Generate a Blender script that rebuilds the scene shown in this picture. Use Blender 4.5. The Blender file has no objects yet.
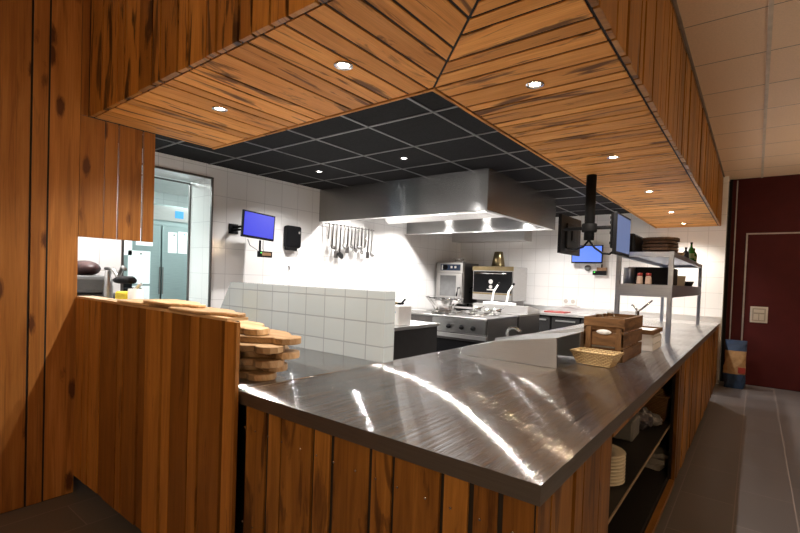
import bpy, bmesh, math, random
from mathutils import Vector, Matrix
random.seed(7)
PI = math.pi
scene = bpy.context.scene
COL = scene.collection

# ------------------------------------------------------------------ materials
def new_mat(name):
    m = bpy.data.materials.new(name); m.use_nodes = True
    nt = m.node_tree; b = nt.nodes['Principled BSDF']
    return m, nt, b
def ramp(nt, stops, fac):
    r = nt.nodes.new('ShaderNodeValToRGB'); e = r.color_ramp.elements
    while len(e) < len(stops): e.new(0.5)
    for el, (p, c) in zip(e, stops):
        el.position = p; el.color = (*c, 1)
    nt.links.new(fac, r.inputs['Fac']); return r
def mixc(nt, a, b, fac, mode='MIX'):
    n = nt.nodes.new('ShaderNodeMix'); n.data_type = 'RGBA'; n.blend_type = mode
    for sock, v in ((n.inputs['Factor'], fac), (n.inputs['A'], a), (n.inputs['B'], b)):
        if sock.type == 'RGBA':
            pass
    fs = n.inputs[0]; A = n.inputs[6]; B = n.inputs[7]
    for s, v in ((fs, fac), (A, a), (B, b)):
        if hasattr(v, 'is_linked') or hasattr(v, 'links'): nt.links.new(v, s)
        elif isinstance(v, (int, float)): s.default_value = v
        else: s.default_value = (*v, 1)
    return n.outputs[2]
def noise(nt, vec, scale, detail=4, rough=.55, dist=0):
    n = nt.nodes.new('ShaderNodeTexNoise'); n.inputs['Scale'].default_value = scale
    n.inputs['Detail'].default_value = detail; n.inputs['Roughness'].default_value = rough
    n.inputs['Distortion'].default_value = dist
    if vec is not None: nt.links.new(vec, n.inputs['Vector'])
    return n.outputs['Fac']
def uvmap(nt, sx=1, sy=1, sz=1, loc=(0,0,0)):
    t = nt.nodes.new('ShaderNodeTexCoord'); mp = nt.nodes.new('ShaderNodeMapping')
    mp.inputs['Scale'].default_value = (sx, sy, sz); mp.inputs['Location'].default_value = loc
    nt.links.new(t.outputs['UV'], mp.inputs['Vector']); return mp.outputs['Vector']
def bump(nt, b, h, strength=.3, dist=.002):
    n = nt.nodes.new('ShaderNodeBump'); n.inputs['Strength'].default_value = strength
    n.inputs['Distance'].default_value = dist
    nt.links.new(h, n.inputs['Height']); nt.links.new(n.outputs['Normal'], b.inputs['Normal'])

def plain(name, col, rough=.5, metal=0, var=.12, scale=12, spec=.5):
    m, nt, b = new_mat(name)
    t = nt.nodes.new('ShaderNodeTexCoord')
    n = noise(nt, t.outputs['Object'], scale, 3)
    lo = tuple(c*(1-var) for c in col); hi = tuple(min(1, c*(1+var)) for c in col)
    r = ramp(nt, [(.3, lo), (.7, hi)], n)
    nt.links.new(r.outputs['Color'], b.inputs['Base Color'])
    b.inputs['Roughness'].default_value = rough; b.inputs['Metallic'].default_value = metal
    b.inputs['Specular IOR Level'].default_value = spec
    return m

def wood(name, dark, mid, light, streak=(.05,.018,.006), streak_amt=.8, rough=.42, knots=0.0, along=1.0, spec=.25, var=1.0, sth=.55, swid=7.5):
    m, nt, b = new_mat(name)
    at = nt.nodes.new('ShaderNodeAttribute'); at.attribute_name = 'rnd'
    v = uvmap(nt, .9*along, 9, 1)
    g = noise(nt, v, 2.2, 5, .58, .8)
    v2 = uvmap(nt, 1.5*along, 60, 1)
    fine = noise(nt, v2, 3, 3, .6)
    base = ramp(nt, [(.3, dark), (.52, mid), (.72, light)], g)
    c = mixc(nt, base.outputs['Color'], (0,0,0), .0)
    # per board hue: pale, ordinary or dark board
    br = ramp(nt, [(0, tuple(1-var*k for k in (.34,.37,.40))), (.35, tuple(1-var*k for k in (.08,.09,.10))), (1, tuple(1+var*k for k in (.28,.32,.36)))], at.outputs['Fac'])
    c = mixc(nt, base.outputs['Color'], br.outputs['Color'], 1.0, 'MULTIPLY')
    fr = ramp(nt, [(.35, (.88,.87,.86)), (.65, (1.06,1.06,1.06))], fine)
    c = mixc(nt, c, fr.outputs['Color'], 1.0, 'MULTIPLY')
    # black heartwood streaks
    v3 = uvmap(nt, .7*along, swid, 1)
    s = noise(nt, v3, 2.3, 5, .6, 1.1)
    sr = ramp(nt, [(sth, (0,0,0)), (sth+.04, (streak_amt*.6,)*3), (sth+.09, (streak_amt,)*3)], s)
    c = mixc(nt, c, streak, sr.outputs['Color'])
    if knots > 0:
        vk = uvmap(nt, 1.6, 4.5, 1)
        vo = nt.nodes.new('ShaderNodeTexVoronoi'); vo.inputs['Scale'].default_value = 1.6
        nt.links.new(vk, vo.inputs['Vector'])
        wv = noise(nt, uvmap(nt, 4, 16, 1), 3, 4, .6, 1.5)
        ad = nt.nodes.new('ShaderNodeMath'); ad.operation = 'MULTIPLY_ADD'
        nt.links.new(wv, ad.inputs[0]); ad.inputs[1].default_value = .16
        nt.links.new(vo.outputs['Distance'], ad.inputs[2])
        kr = ramp(nt, [(.19, (knots,)*3), (.23, (knots*.5,)*3), (.27, (0,0,0))], ad.outputs[0])
        c = mixc(nt, c, (.09,.03,.012), kr.outputs['Color'])
    nt.links.new(c, b.inputs['Base Color'])
    b.inputs['Roughness'].default_value = rough
    b.inputs['Specular IOR Level'].default_value = spec
    bump(nt, b, fine, .25, .001)
    return m

def tile(name, w, h, col, mortar, off=(0,0), rough=.12, ms=.0035, stagger=0, var=.03, bmp=.4):
    m, nt, b = new_mat(name)
    v = uvmap(nt, 1, 1, 1, (off[0], off[1], 0))
    br = nt.nodes.new('ShaderNodeTexBrick'); br.offset = stagger; br.squash = 1
    for k, x in (('Scale',1), ('Mortar Size',ms), ('Mortar Smooth',.1), ('Bias',0), ('Brick Width',w), ('Row Height',h)):
        br.inputs[k].default_value = x
    br.inputs['Color1'].default_value = (*col,1)
    br.inputs['Color2'].default_value = (*[min(1,x*(1-var)) for x in col],1)
    br.inputs['Mortar'].default_value = (*mortar,1)
    nt.links.new(v, br.inputs['Vector']); nt.links.new(br.outputs['Color'], b.inputs['Base Color'])
    b.inputs['Roughness'].default_value = rough
    inv = nt.nodes.new('ShaderNodeMath'); inv.operation = 'SUBTRACT'; inv.inputs[0].default_value = 1
    nt.links.new(br.outputs['Fac'], inv.inputs[1]); bump(nt, b, inv.outputs[0], bmp, .002)
    rr = ramp(nt, [(0,(rough,)*3), (1,(.7,)*3)], br.outputs['Fac'])
    nt.links.new(rr.outputs['Color'], b.inputs['Roughness'])
    return m

def steel(name, col=(.55,.54,.53), rough=.28, aniso=.0, rot=0, var=.08, wear=0.0, grain=(3,90), groove=0):
    m, nt, b = new_mat(name)
    v = uvmap(nt, grain[0], grain[1], 1)
    n = noise(nt, v, 2, 4, .6)
    lo = tuple(c*(1-var) for c in col); hi = tuple(c*(1+var) for c in col)
    r = ramp(nt, [(.3, lo), (.7, hi)], n)
    nt.links.new(r.outputs['Color'], b.inputs['Base Color'])
    b.inputs['Metallic'].default_value = 1
    cl = noise(nt, uvmap(nt, 1, 1, 1), 2.6, 5, .65, .4)
    rr = ramp(nt, [(.3, (rough*(1-wear),)*3), (.7, (rough*(1+wear),)*3)], cl)
    nt.links.new(rr.outputs['Color'], b.inputs['Roughness'])
    if aniso:
        b.inputs['Anisotropic'].default_value = aniso
        b.inputs['Anisotropic Rotation'].default_value = rot
        tg = nt.nodes.new('ShaderNodeTangent'); tg.direction_type = 'UV_MAP'; tg.uv_map = 'UVMap'
        nt.links.new(tg.outputs['Tangent'], b.inputs['Tangent'])
    if groove:      # fine brushing lines running along world y tilt the surface normal across x
        gm = nt.nodes.new('ShaderNodeNewGeometry'); mp = nt.nodes.new('ShaderNodeMapping'); mp.inputs['Scale'].default_value = (3100, 1.5, 1)
        nt.links.new(gm.outputs['Position'], mp.inputs['Vector'])
        gn = noise(nt, mp.outputs['Vector'], 1, 1, .5)
        ma = nt.nodes.new('ShaderNodeMath'); ma.operation = 'MULTIPLY_ADD'
        nt.links.new(gn, ma.inputs[0]); ma.inputs[1].default_value = groove; ma.inputs[2].default_value = -groove/2
        cb = nt.nodes.new('ShaderNodeCombineXYZ'); nt.links.new(ma.outputs[0], cb.inputs['X']); 
        va = nt.nodes.new('ShaderNodeVectorMath'); va.operation = 'ADD'
        nt.links.new(cb.outputs[0], va.inputs[0]); nt.links.new(gm.outputs['Normal'], va.inputs[1])
        vn = nt.nodes.new('ShaderNodeVectorMath'); vn.operation = 'NORMALIZE'; nt.links.new(va.outputs[0], vn.inputs[0])
        nt.links.new(vn.outputs[0], b.inputs['Normal'])
    return m

def emit(name, col, strength):
    m, nt, b = new_mat(name)
    b.inputs['Base Color'].default_value = (.02,.02,.02,1)
    b.inputs['Emission Color'].default_value = (*col,1); b.inputs['Emission Strength'].default_value = strength
    return m

M = {}
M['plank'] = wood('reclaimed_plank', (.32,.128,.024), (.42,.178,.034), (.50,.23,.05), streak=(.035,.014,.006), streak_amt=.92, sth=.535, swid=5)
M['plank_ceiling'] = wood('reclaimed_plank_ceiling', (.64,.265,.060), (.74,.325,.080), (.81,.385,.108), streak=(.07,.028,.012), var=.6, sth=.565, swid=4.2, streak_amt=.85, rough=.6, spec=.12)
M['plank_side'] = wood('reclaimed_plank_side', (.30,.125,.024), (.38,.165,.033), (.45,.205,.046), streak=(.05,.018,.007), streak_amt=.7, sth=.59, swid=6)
M['plank_plain'] = wood('smooth_plank', (.27,.10,.024), (.36,.145,.035), (.44,.19,.052), streak_amt=.3, knots=.95, along=.6)
M['plank_front'] = wood('bar_front_plank', (.20,.085,.016), (.30,.132,.026), (.41,.19,.042), streak=(.05,.018,.006), streak_amt=.75, var=1.25, sth=.55, swid=4.5)
M['plank_half'] = wood('half_wall_plank', (.25,.10,.019), (.34,.143,.029), (.41,.18,.04), var=1.35, streak=(.05,.018,.006), streak_amt=.6, sth=.60, swid=6)
M['crate_wood'] = wood('crate_wood', (.085,.040,.015), (.165,.080,.030), (.26,.14,.06), streak_amt=.7, rough=.6, along=2)
M['pale_wood'] = wood('pale_board_wood', (.42,.26,.13), (.58,.385,.21), (.70,.50,.30), streak=(.3,.16,.06), streak_amt=.4, rough=.5, along=2)
M['dark_board'] = wood('dark_board_wood', (.05,.028,.016), (.11,.058,.032), (.20,.11,.06), streak_amt=.5, rough=.6, along=2)
M['black_back'] = plain('gap_shade_backing', (.012,.009,.007), .8)  # near-black, set close behind the boards to paint shade into their gaps
M['tile_left'] = tile('white_tile_left', .25, .287, (.80,.79,.78), (.56,.55,.55), off=(.15,-1.34+1.435))
M['tile_back'] = tile('white_tile_back', .258, .225, (.82,.81,.80), (.60,.59,.58), off=(.32+.0,.045))
M['tile_part'] = tile('partition_tile', .165, .125, (.40,.45,.475), (.24,.265,.28), off=(.0,.0))
M['tile_room'] = tile('next_room_tile', .25, .287, (.82,.86,.86), (.6,.64,.64))
M['floor'] = tile('dark_floor_tile', .6, .3, (.14,.128,.13), (.27,.24,.235), off=(0,.05), rough=.36, ms=.003, stagger=.5, var=.16, bmp=.2)
M['black_tile'] = plain('black_ceiling_panel', (.011,.0105,.011), .9, var=.3, scale=60, spec=.2)
M['grid'] = plain('ceiling_grid_metal', (.17,.165,.165), .4, .5)
M['beige_tile'] = plain('beige_ceiling_panel', (.88,.66,.46), .8, var=.05, scale=80)
M['dark_wall'] = plain('dark_dining_wall', (.12,.10,.09), .8)
M['joint'] = plain('ceiling_joint', (.30,.24,.19), .8)
M['beige_bar'] = plain('ceiling_bar', (.68,.58,.47), .5)
M['red'] = plain('oxblood_laminate', (.055,.0075,.0075), .6, spec=.15, var=.1, scale=6)
M['grey_strip'] = plain('aluminium_strip', (.42,.40,.39), .4, .7)
M['counter'] = steel('counter_steel', (.57,.565,.575), .105, 1.0, .25, .05, .08, (40,1.5), groove=7.5)
M['counter_edge'] = steel('counter_edge_steel', (.22,.205,.19), .45)
M['steel'] = steel('brushed_steel', (.44,.43,.42), .28)
M['hood'] = steel('hood_steel', (.37,.365,.36), .24, .9, .25, 0, 0, (.7,.7))
M['rack_steel'] = steel('rack_steel', (.33,.37,.46), .3)
M['cover_steel'] = steel('cover_steel', (.58,.60,.62), .34, .0, 0, .03)
M['steel_light'] = steel('satin_steel', (.72,.71,.70), .36)
M['steel_dark'] = steel('dark_steel', (.17,.16,.155), .4)
M['chrome'] = plain('chrome', (.62,.61,.6), .12, 1)
M['fridge_steel'] = steel('fridge_steel', (.30,.36,.36), .4)
M['black'] = plain('black_plastic', (.007,.007,.008), .45, spec=.12)
M['black_matt'] = plain('black_matt', (.010,.0095,.0095), .6, spec=.12)
M['grey_plastic'] = plain('grey_plastic', (.16,.16,.16), .5)
M['anthracite'] = plain('anthracite_door', (.022,.021,.021), .4, spec=.3)
M['white_plastic'] = plain('white_plastic', (.80,.79,.77), .4, var=.04)
M['paper'] = plain('white_paper', (.85,.87,.87), .8, var=.03)
M['ceramic'] = plain('cream_ceramic', (.66,.60,.48), .25, var=.05)
M['linen'] = plain('linen_cloth', (.52,.48,.43), .9, var=.12, scale=30)
M['yellow'] = plain('yellow_sponge', (.85,.62,.04), .8)
M['redp'] = plain('red_plastic', (.28,.03,.022), .4)
M['bluep'] = plain('blue_print', (.012,.036,.095), .6, var=.25)
M['kraft'] = plain('kraft_paper', (.36,.22,.105), .85, var=.2, scale=18)
M['meat'] = plain('dark_cured_meat', (.055,.016,.014), .5, var=.45, scale=20)
M['brass'] = plain('tarnished_brass', (.29,.225,.12), .35, 1)
M['label_dull'] = plain('dull_label', (.12,.13,.04), .6)
M['saltbody'] = plain('glass_with_seasoning', (.45,.32,.24), .2)
M['bag_dark'] = plain('dark_plastic_film', (.075,.07,.085), .25, var=.6, scale=30)
M['bag_grey'] = plain('grey_plastic_film', (.20,.20,.20), .3, var=.4, scale=25)
M['shelf_board'] = plain('dark_shelf_board', (.007,.006,.006), .5)
M['shelf_edge'] = plain('shelf_edge_band', (.28,.20,.12), .5)
M['orange_sticker'] = plain('blue_sticker', (.03,.25,.55), .5)
M['display'] = plain('scale_display', (.22,.12,.06), .4)
M['green_led'] = emit('green_led', (.1,1,.1), 1.5)
M['screen_blue'] = emit('blue_screen', (.02,.035,.85), .62)
M['screen_pale'] = emit('pale_blue_screen', (.10,.22,.95), .85)
M['screen_grey'] = emit('grey_blue_screen', (.17,.25,.50), .45)
M['screen_text'] = emit('screen_text', (.5,.55,1), .7)
M['lamp_warm'] = emit('lamp_warm', (1,.82,.6), 35)
M['lamp_cool'] = emit('lamp_white', (1,.96,.9), 14)
M['bulb_glow'] = emit('bulb_glow', (1,.72,.44), 235)
M['lamp_panel'] = emit('lamp_panel', (.86,1,.98), 5)

mgl, ntg, bg = new_mat('green_glass')
bg.inputs['Base Color'].default_value = (.012,.085,.010,1); bg.inputs['Roughness'].default_value = .08
bg.inputs['Transmission Weight'].default_value = .15
M['green_glass'] = mgl
def wicker_mat(name, a, bcol):
    m, nt, b = new_mat(name)
    w = nt.nodes.new('ShaderNodeTexBrick'); w.offset = .5
    for k, x in (('Scale',1), ('Mortar Size',.0022), ('Brick Width',.024), ('Row Height',.009)): w.inputs[k].default_value = x
    w.inputs['Color1'].default_value = (*a,1); w.inputs['Color2'].default_value = (*[x*.75 for x in a],1); w.inputs['Mortar'].default_value = (*bcol,1)
    nt.links.new(uvmap(nt), w.inputs['Vector']); nt.links.new(w.outputs['Color'], b.inputs['Base Color'])
    b.inputs['Roughness'].default_value = .6
    iv = nt.nodes.new('ShaderNodeMath'); iv.operation = 'SUBTRACT'; iv.inputs[0].default_value = 1
    nt.links.new(w.outputs['Fac'], iv.inputs[1]); bump(nt, b, iv.outputs[0], .8, .003)
    return m
M['wicker'] = wicker_mat('pale_wicker', (.74,.55,.27), (.25,.14,.05))
M['wicker_dark'] = wicker_mat('brown_wicker', (.42,.22,.075), (.10,.045,.015))

# ------------------------------------------------------------------ mesh builder
class MB:
    def __init__(s):
        s.bm = bmesh.new(); s.uv = s.bm.loops.layers.uv.new('UVMap'); s.rnd = s.bm.faces.layers.float.new('rnd')
        s.mi = 0; s.noproj = set()
    def _fin(s, faces, rnd=None, smooth=False):
        for f in faces:
            f.material_index = s.mi; f.smooth = smooth
            f[s.rnd] = random.random() if rnd is None else rnd
    def proj(s, faces):
        for f in faces:
            f.normal_update(); n = f.normal; a = max(range(3), key=lambda i: abs(n[i]))
            for l in f.loops:
                c = l.vert.co
                l[s.uv].uv = (c.y, c.z) if a == 0 else ((c.x, c.z) if a == 1 else (c.y, c.x))
    def hexa(s, P, rnd=None):           # P: 8 points, bottom ring 0-3 ccw, top ring 4-7
        v = [s.bm.verts.new(p) for p in P]
        F = [s.bm.faces.new([v[i] for i in q]) for q in ((3,2,1,0),(4,5,6,7),(0,1,5,4),(1,2,6,5),(2,3,7,6),(3,0,4,7))]
        s._fin(F, random.random() if rnd is None else rnd); s.proj(F); return F
    def box(s, x0, x1, y0, y1, z0, z1, rnd=None):
        return s.hexa([(x0,y0,z0),(x1,y0,z0),(x1,y1,z0),(x0,y1,z0),(x0,y0,z1),(x1,y0,z1),(x1,y1,z1),(x0,y1,z1)], rnd)
    def rbox(s, c, size, R=None, rnd=None, bev=0):
        h = Vector(size)/2; R = R or Matrix.Identity(3); c = Vector(c)
        P = [(-1,-1,-1),(1,-1,-1),(1,1,-1),(-1,1,-1),(-1,-1,1),(1,-1,1),(1,1,1),(-1,1,1)]
        return s.hexa([c + R @ Vector((a*h.x, b*h.y, d*h.z)) for a,b,d in P], rnd)
    def bbox(s, x0, x1, y0, y1, z0, z1, r=.01, seg=2, rnd=None):
        F = s.box(x0, x1, y0, y1, z0, z1, rnd)
        es = list({e for f in F for e in f.edges})
        res = bmesh.ops.bevel(s.bm, geom=es, offset=r, segments=seg, profile=.5, affect='EDGES')
        fs = list({f for v in res['verts'] for f in v.link_faces} | {f for f in F if f.is_valid})
        s._fin(fs, random.random() if rnd is None else rnd); s.proj(fs); return fs
    def board(s, quad, depth_vec, lu, rnd=None):
        """one plank: quad = 4 points of its face, depth_vec = thickness, lu = unit vector of the grain"""
        d = Vector(depth_vec); q = [Vector(p) for p in quad]
        F = s.hexa(q + [p + d for p in q], rnd)
        lu = Vector(lu); lv = d.normalized().cross(lu); ou, ov = random.uniform(0,50), random.uniform(0,50)
        for f in F:
            for l in f.loops:
                c = l.vert.co; l[s.uv].uv = (c.dot(lu)+ou, c.dot(lv)+ov+.3*c.dot(d.normalized()))
        return F
    def prism(s, pts, d, rnd=None, lu=None):   # polygon pts (3d) extruded by vector d
        d = Vector(d); a = [s.bm.verts.new(p) for p in pts]; b = [s.bm.verts.new(Vector(p)+d) for p in pts]; n = len(pts)
        F = [s.bm.faces.new(list(reversed(a))), s.bm.faces.new(b)]
        for i in range(n): F.append(s.bm.faces.new((a[i], a[(i+1)%n], b[(i+1)%n], b[i])))
        s._fin(F, random.random() if rnd is None else rnd); s.proj(F)
        if lu is not None:
            ou, ov = random.uniform(0,50), random.uniform(0,50); lu = Vector(lu); lv = d.normalized().cross(lu)
            for f in F:
                for l in f.loops:
                    c = l.vert.co; l[s.uv].uv = (c.dot(lu)+ou, c.dot(lv)+ov+.4*c.dot(d.normalized()))
        return F
    def lathe(s, prof, c=(0,0,0), n=20, R=None, flute=0, nf=0, cap=True):
        c = Vector(c); R = R or Matrix.Identity(3); rings = []
        for r, z in prof:
            ring = []
            for i in range(n):
                t = 2*PI*i/n; rr = r*(1+flute*math.cos(nf*t)) if nf else r
                ring.append(s.bm.verts.new(c + R @ Vector((rr*math.cos(t), rr*math.sin(t), z))))
            rings.append(ring)
        F = []
        for a, b in zip(rings, rings[1:]):
            for i in range(n):
                j = (i+1) % n; F.append(s.bm.faces.new((a[i], a[j], b[j], b[i])))
        s._fin(F, None, True)
        G = []
        if cap:
            if prof[0][0] > 1e-4: G.append(s.bm.faces.new(list(reversed(rings[0]))))
            if prof[-1][0] > 1e-4: G.append(s.bm.faces.new(rings[-1]))
        s._fin(G); s.proj(F+G)
        return F
    def tube(s, pts, r, n=8, closed=False):
        pts = [Vector(p) for p in pts]; rings = []; m = len(pts); up = Vector((.13,.31,.94))
        for i, p in enumerate(pts):
            if closed: t = pts[(i+1)%m]-pts[i-1]
            else: t = pts[min(i+1,m-1)]-pts[max(i-1,0)]
            t.normalize(); a = t.cross(up)
            if a.length < .05: a = t.cross(Vector((1,0,0)))
            a.normalize(); b = t.cross(a); rr = r[i] if isinstance(r,(list,tuple)) else r
            rings.append([s.bm.verts.new(p + a*math.cos(2*PI*k/n)*rr + b*math.sin(2*PI*k/n)*rr) for k in range(n)])
        F = []
        for i in range(m if closed else m-1):
            A, B = rings[i], rings[(i+1)%m]
            for k in range(n): F.append(s.bm.faces.new((A[k], A[(k+1)%n], B[(k+1)%n], B[k])))
        if not closed: F += [s.bm.faces.new(list(reversed(rings[0]))), s.bm.faces.new(rings[-1])]
        s._fin(F, None, True); s.proj(F); return F
    def build(s, name, mats, parent=None, loc=None):
        bmesh.ops.recalc_face_normals(s.bm, faces=s.bm.faces)
        me = bpy.data.meshes.new(name); off = Vector((0,0,0))
        if parent is not None and not parent.get('_local'):
            p = parent
            while p is not None: off += p.location; p = p.parent
        if loc is not None: off = Vector(loc)
        bmesh.ops.translate(s.bm, verts=s.bm.verts, vec=-off)
        s.bm.to_mesh(me); s.bm.free()
        o = bpy.data.objects.new(name, me); COL.objects.link(o)
        for m in (mats if isinstance(mats, (list,tuple)) else [mats]): me.materials.append(M[m])
        if parent is not None: o.parent = parent
        if loc is not None: o.location = loc
        return o

def thing(name, label, cat, loc=(0,0,0), group=None):
    o = bpy.data.objects.new(name, None); COL.objects.link(o); o.location = loc; o.empty_display_size = .1
    o['label'] = label; o['category'] = cat
    if group: o['group'] = group
    return o
def tag(o, label, cat, group=None):
    o['label'] = label; o['category'] = cat
    if group: o['group'] = group
    return o
def struct(o): o['kind'] = 'structure'; return o
def single(name, mb, mat, label, cat, loc, group=None): return tag(mb.build(name, mat, None, loc), label, cat, group)
def part(name, mat, parent, fn, *a, **k):
    mb = MB(); fn(mb); return mb.build(name, mat, parent)
def copy_tree(o, parent=None):
    c = o.copy(); COL.objects.link(c)
    if parent is not None: c.parent = parent
    for ch in list(o.children): copy_tree(ch, c)
    return c
def rotz(a): return Matrix.Rotation(a, 3, 'Z')

# ------------------------------------------------------------------ key dimensions (metres, camera stands at x=y=0)
EYE = 1.37; CT = .92
XL = -3.2            # plank wall on the left
XK = -4.72           # kitchen left wall
YB = 8.0             # kitchen back wall
YR = 8.3             # red wall
ZS = 2.27            # soffit underside
ZK = 2.524           # black ceiling
ZC = 2.977           # beige ceiling
SX0, SX1, SY0, SY1 = XL, -.437, 1.013, 1.80   # soffit front leg
SIX = -1.242         # inner edge of right leg

# ------------------------------------------------------------------ setting
mb = MB(); mb.box(-3.25, 4.0, -3.6, YR+.02, -.06, 0); mb.box(-4.8, -3.25, .9, YB+.02, -.06, 0)
struct(mb.build('floor', 'floor'))
mb = MB(); mb.box(-8.3, -4.8, .2, 5.2, -.06, 0); struct(mb.build('floor_next_room', 'floor'))

# left plank wall
def vplanks(mb, a0, a1, z0, z1, face, axis, sign, widths=None, gap=.014, th=.022, cuts=None):
    """vertical boards from a0 to a1 along axis; face = plane coordinate, sign = outward direction"""
    if cuts is None:
        cuts = [a0]; k = random.randint(0,1)
        while cuts[-1] < a1 - .03:
            w = (random.uniform(.145,.172) if k else random.uniform(.07,.092)) if widths is None else widths[k % len(widths)]
            cuts.append(min(a1, cuts[-1]+w)); k = (k+1) % (2 if widths is None else 99)
    for p, q in zip(cuts, cuts[1:]):
        t = th + random.uniform(-.004,.004); p += gap/2; q -= gap/2
        if q - p < .01: continue
        if axis == 'x': Q = [(p,face-sign*th,z0),(q,face-sign*th,z0),(q,face-sign*th,z1),(p,face-sign*th,z1)]; d = (0,sign*t,0)
        else: Q = [(face-sign*th,p,z0),(face-sign*th,q,z0),(face-sign*th,q,z1),(face-sign*th,p,z1)]; d = (sign*t,0,0)
        mb.board(Q, d, (0,0,1))
mb = MB()
vplanks(mb, -3.6, .966, .005, ZC-.005, XL, 'y', 1, cuts=[-3.6,-3.4,-3.3,-3.1,-2.9,-2.8,-2.55,-2.4,-2.2,-2.1,-1.9,-1.7,-1.6,-1.35,-1.2,-1.0,-.8,-.7,-.5,-.3,-.2,0,.08,.22,.3,.45,.575,.74,.82,.9775], gap=.011)
mb.board([(XL-.022,.974,ZS),(XL-.022,1.012,ZS),(XL-.022,1.012,ZC-.005),(XL-.022,.974,ZC-.005)], (.022,0,0), (0,0,1), .5)
mb.mi = 1; mb.box(XL-.06, XL-.006, -3.6, .968, 0, ZC); mb.box(XL-.06, XL-.006, .968, 1.03, ZS, ZC)
struct(mb.build('wall_left', ['plank_plain','black_back']))
# kitchen walls
mb = MB(); T = .48; D0, D1, DZ = 1.78, 2.68, 2.385
mb.box(XK-T, XK, .956, D0, 0, ZK+.1); mb.box(XK-T, XK, D1, YB+.1, 0, ZK+.1); mb.box(XK-T, XK, D0, D1, DZ, ZK+.1)
struct(mb.build('wall_kitchen_left', 'tile_left'))
mb = MB(); mb.box(XK-.5, XL-.065, .82, .955, 0, ZK+.1)
struct(mb.build('wall_kitchen_front', 'tile_left'))
mb = MB(); mb.box(XK, -.37, YB, YB+.12, 0, ZC+.05)
struct(mb.build('wall_back', 'tile_back'))
# doorway steel lining of the opening
mb = MB()
for (y0,y1) in ((D0,D0+.02),(D1-.02,D1)): mb.box(XK-.01, XK+.015, y0, y1, 0, DZ)
mb.box(XK-.01, XK+.015, D0, D1, DZ-.02, DZ)
for (y0,y1) in ((D0,D0+.015),(D1-.015,D1)): mb.box(XK-T-.012, XK-T+.012, y0, y1, 0, DZ-.02)
mb.box(XK-T-.012, XK-T+.012, D0, D1, DZ-.03, DZ-.015)
struct(mb.build('trim_1', 'steel_dark'))
# ceilings
mb = MB(); mb.box(XK-.02, SIX+.3, SY1-.6, YB, ZK, ZK+.04)
mb.mi = 1
x = -1.81+.6
while x > XK: mb.box(x-.0095, x+.0095, SY1-.55, YB-.002, ZK-.006, ZK+.002); x -= .6
y = 2.63-.6
while y < YB: mb.box(XK, SIX+.25, y-.0095, y+.0095, ZK-.006, ZK+.002); y += .6
struct(mb.build('ceiling_kitchen', ['black_tile','grid']))
mb = MB(); mb.box(XK-.1, XL-.06, 1.0, SY1-.6, ZK, ZK+.04); struct(mb.build('ceiling_kitchen_front', 'black_tile'))
mb = MB(); mb.box(-3.3, 4.0, -3.6, YR+.1, ZC, ZC+.05); mb.mi = 1
y = 3.315 - .622*11
while y < YR:
    mb.box(-3.2, 4.0, y-.003, y+.003, ZC-.001, ZC+.001); y += .622
mb.mi = 2
for x in (-1.866, -1.244, -.622+.0, 0, .622, 1.244, 1.866, 2.488, 3.11):
    mb.box(x-.012, x+.012, -3.6, YR, ZC-.006, ZC+.001)
mb.mi = 1; mb.box(SX1+.001, SX1+.018, -.2, YR, ZC-.012, ZC+.001)
struct(mb.build('ceiling', ['beige_tile','joint','beige_bar']))
# room behind and right of the camera
mb = MB(); mb.box(4.0, 4.08, -3.6, YR, 0, ZC); struct(mb.build('wall_right', 'dark_wall'))
mb = MB(); mb.box(-3.3, 4.08, -3.7, -3.6, 0, ZC); struct(mb.build('wall_front', 'dark_wall'))
# red wall
mb = MB(); mb.box(-.37, 4.0, YR, YR+.08, 0, ZC); mb.mi = 1
mb.box(-.285, -.27, YR-.006, YR, 0, ZC-.02)
mb.mi = 2; mb.box(-.37, -.33, YR-.02, YR+.0, 0, ZC)
struct(mb.build('wall_red', ['red','grey_strip','black_matt']))
d1 = MB(); d1.box(-.125, 1.0, YR-.012, YR+.0, .012, 2.165); door = struct(d1.build('door_1', 'red'))
part('door_frame', 'grey_strip', door, lambda m: (m.box(-.145,-.125,YR-.016,YR+.0,0,2.185), m.box(-.125,1.02,YR-.016,YR+.0,2.165,2.185), m.box(1.0,1.02,YR-.016,YR,0,2.165)))
h = part('handle_plate', 'steel_light', door, lambda m: m.bbox(-.055,.145,YR-.024,YR-.010,.905,1.135,.006))
part('recessed_handle', 'steel', h, lambda m: (m.box(-.03,.12,YR-.027,YR-.02,.93,.945), m.box(-.03,-.015,YR-.027,YR-.02,.945,1.105), m.box(.105,.12,YR-.027,YR-.02,.945,1.105), m.box(-.03,.12,YR-.027,YR-.02,1.095,1.11), m.box(-.015,.105,YR-.034,YR-.02,1.03,1.05), m.box(.04,.05,YR-.034,YR-.02,.945,1.03)))

# soffit
mb = MB()
xc = [-3.2,-2.99,-2.766,-2.66,-2.48,-2.31,-2.22,-2.065,-1.971,-1.769,-1.614,-1.511,-1.385,-1.271,-1.169,-1.05,-.97,-.82,-.74,-.60,-.52,-.437]
mit = lambda x: SY0 + (SX1-x)/(SX1-SIX)*(SY1-SY0)
g = .0075; TH = .022
def undf(x0, x1):
    f = lambda x: (SY1-.008 if x <= SIX else mit(x)-.008)
    xs = [x0+g, x1-g]
    if x0 < SIX < x1: xs = [x0+g, SIX, x1-g]
    pts = [(x0+g, SY0+.032, ZS)] + [(x1-g, SY0+.032, ZS)] + [(x, f(x), ZS) for x in reversed(xs)]
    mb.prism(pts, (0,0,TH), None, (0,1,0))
for a, b in zip(xc, xc[1:]):
    if b <= -.5: undf(a, b)
yc = [SY0+.03,1.10,1.19,1.318,1.389,1.468,1.616,1.702,1.803,1.93,2.092,2.169]
k = 0
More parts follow.
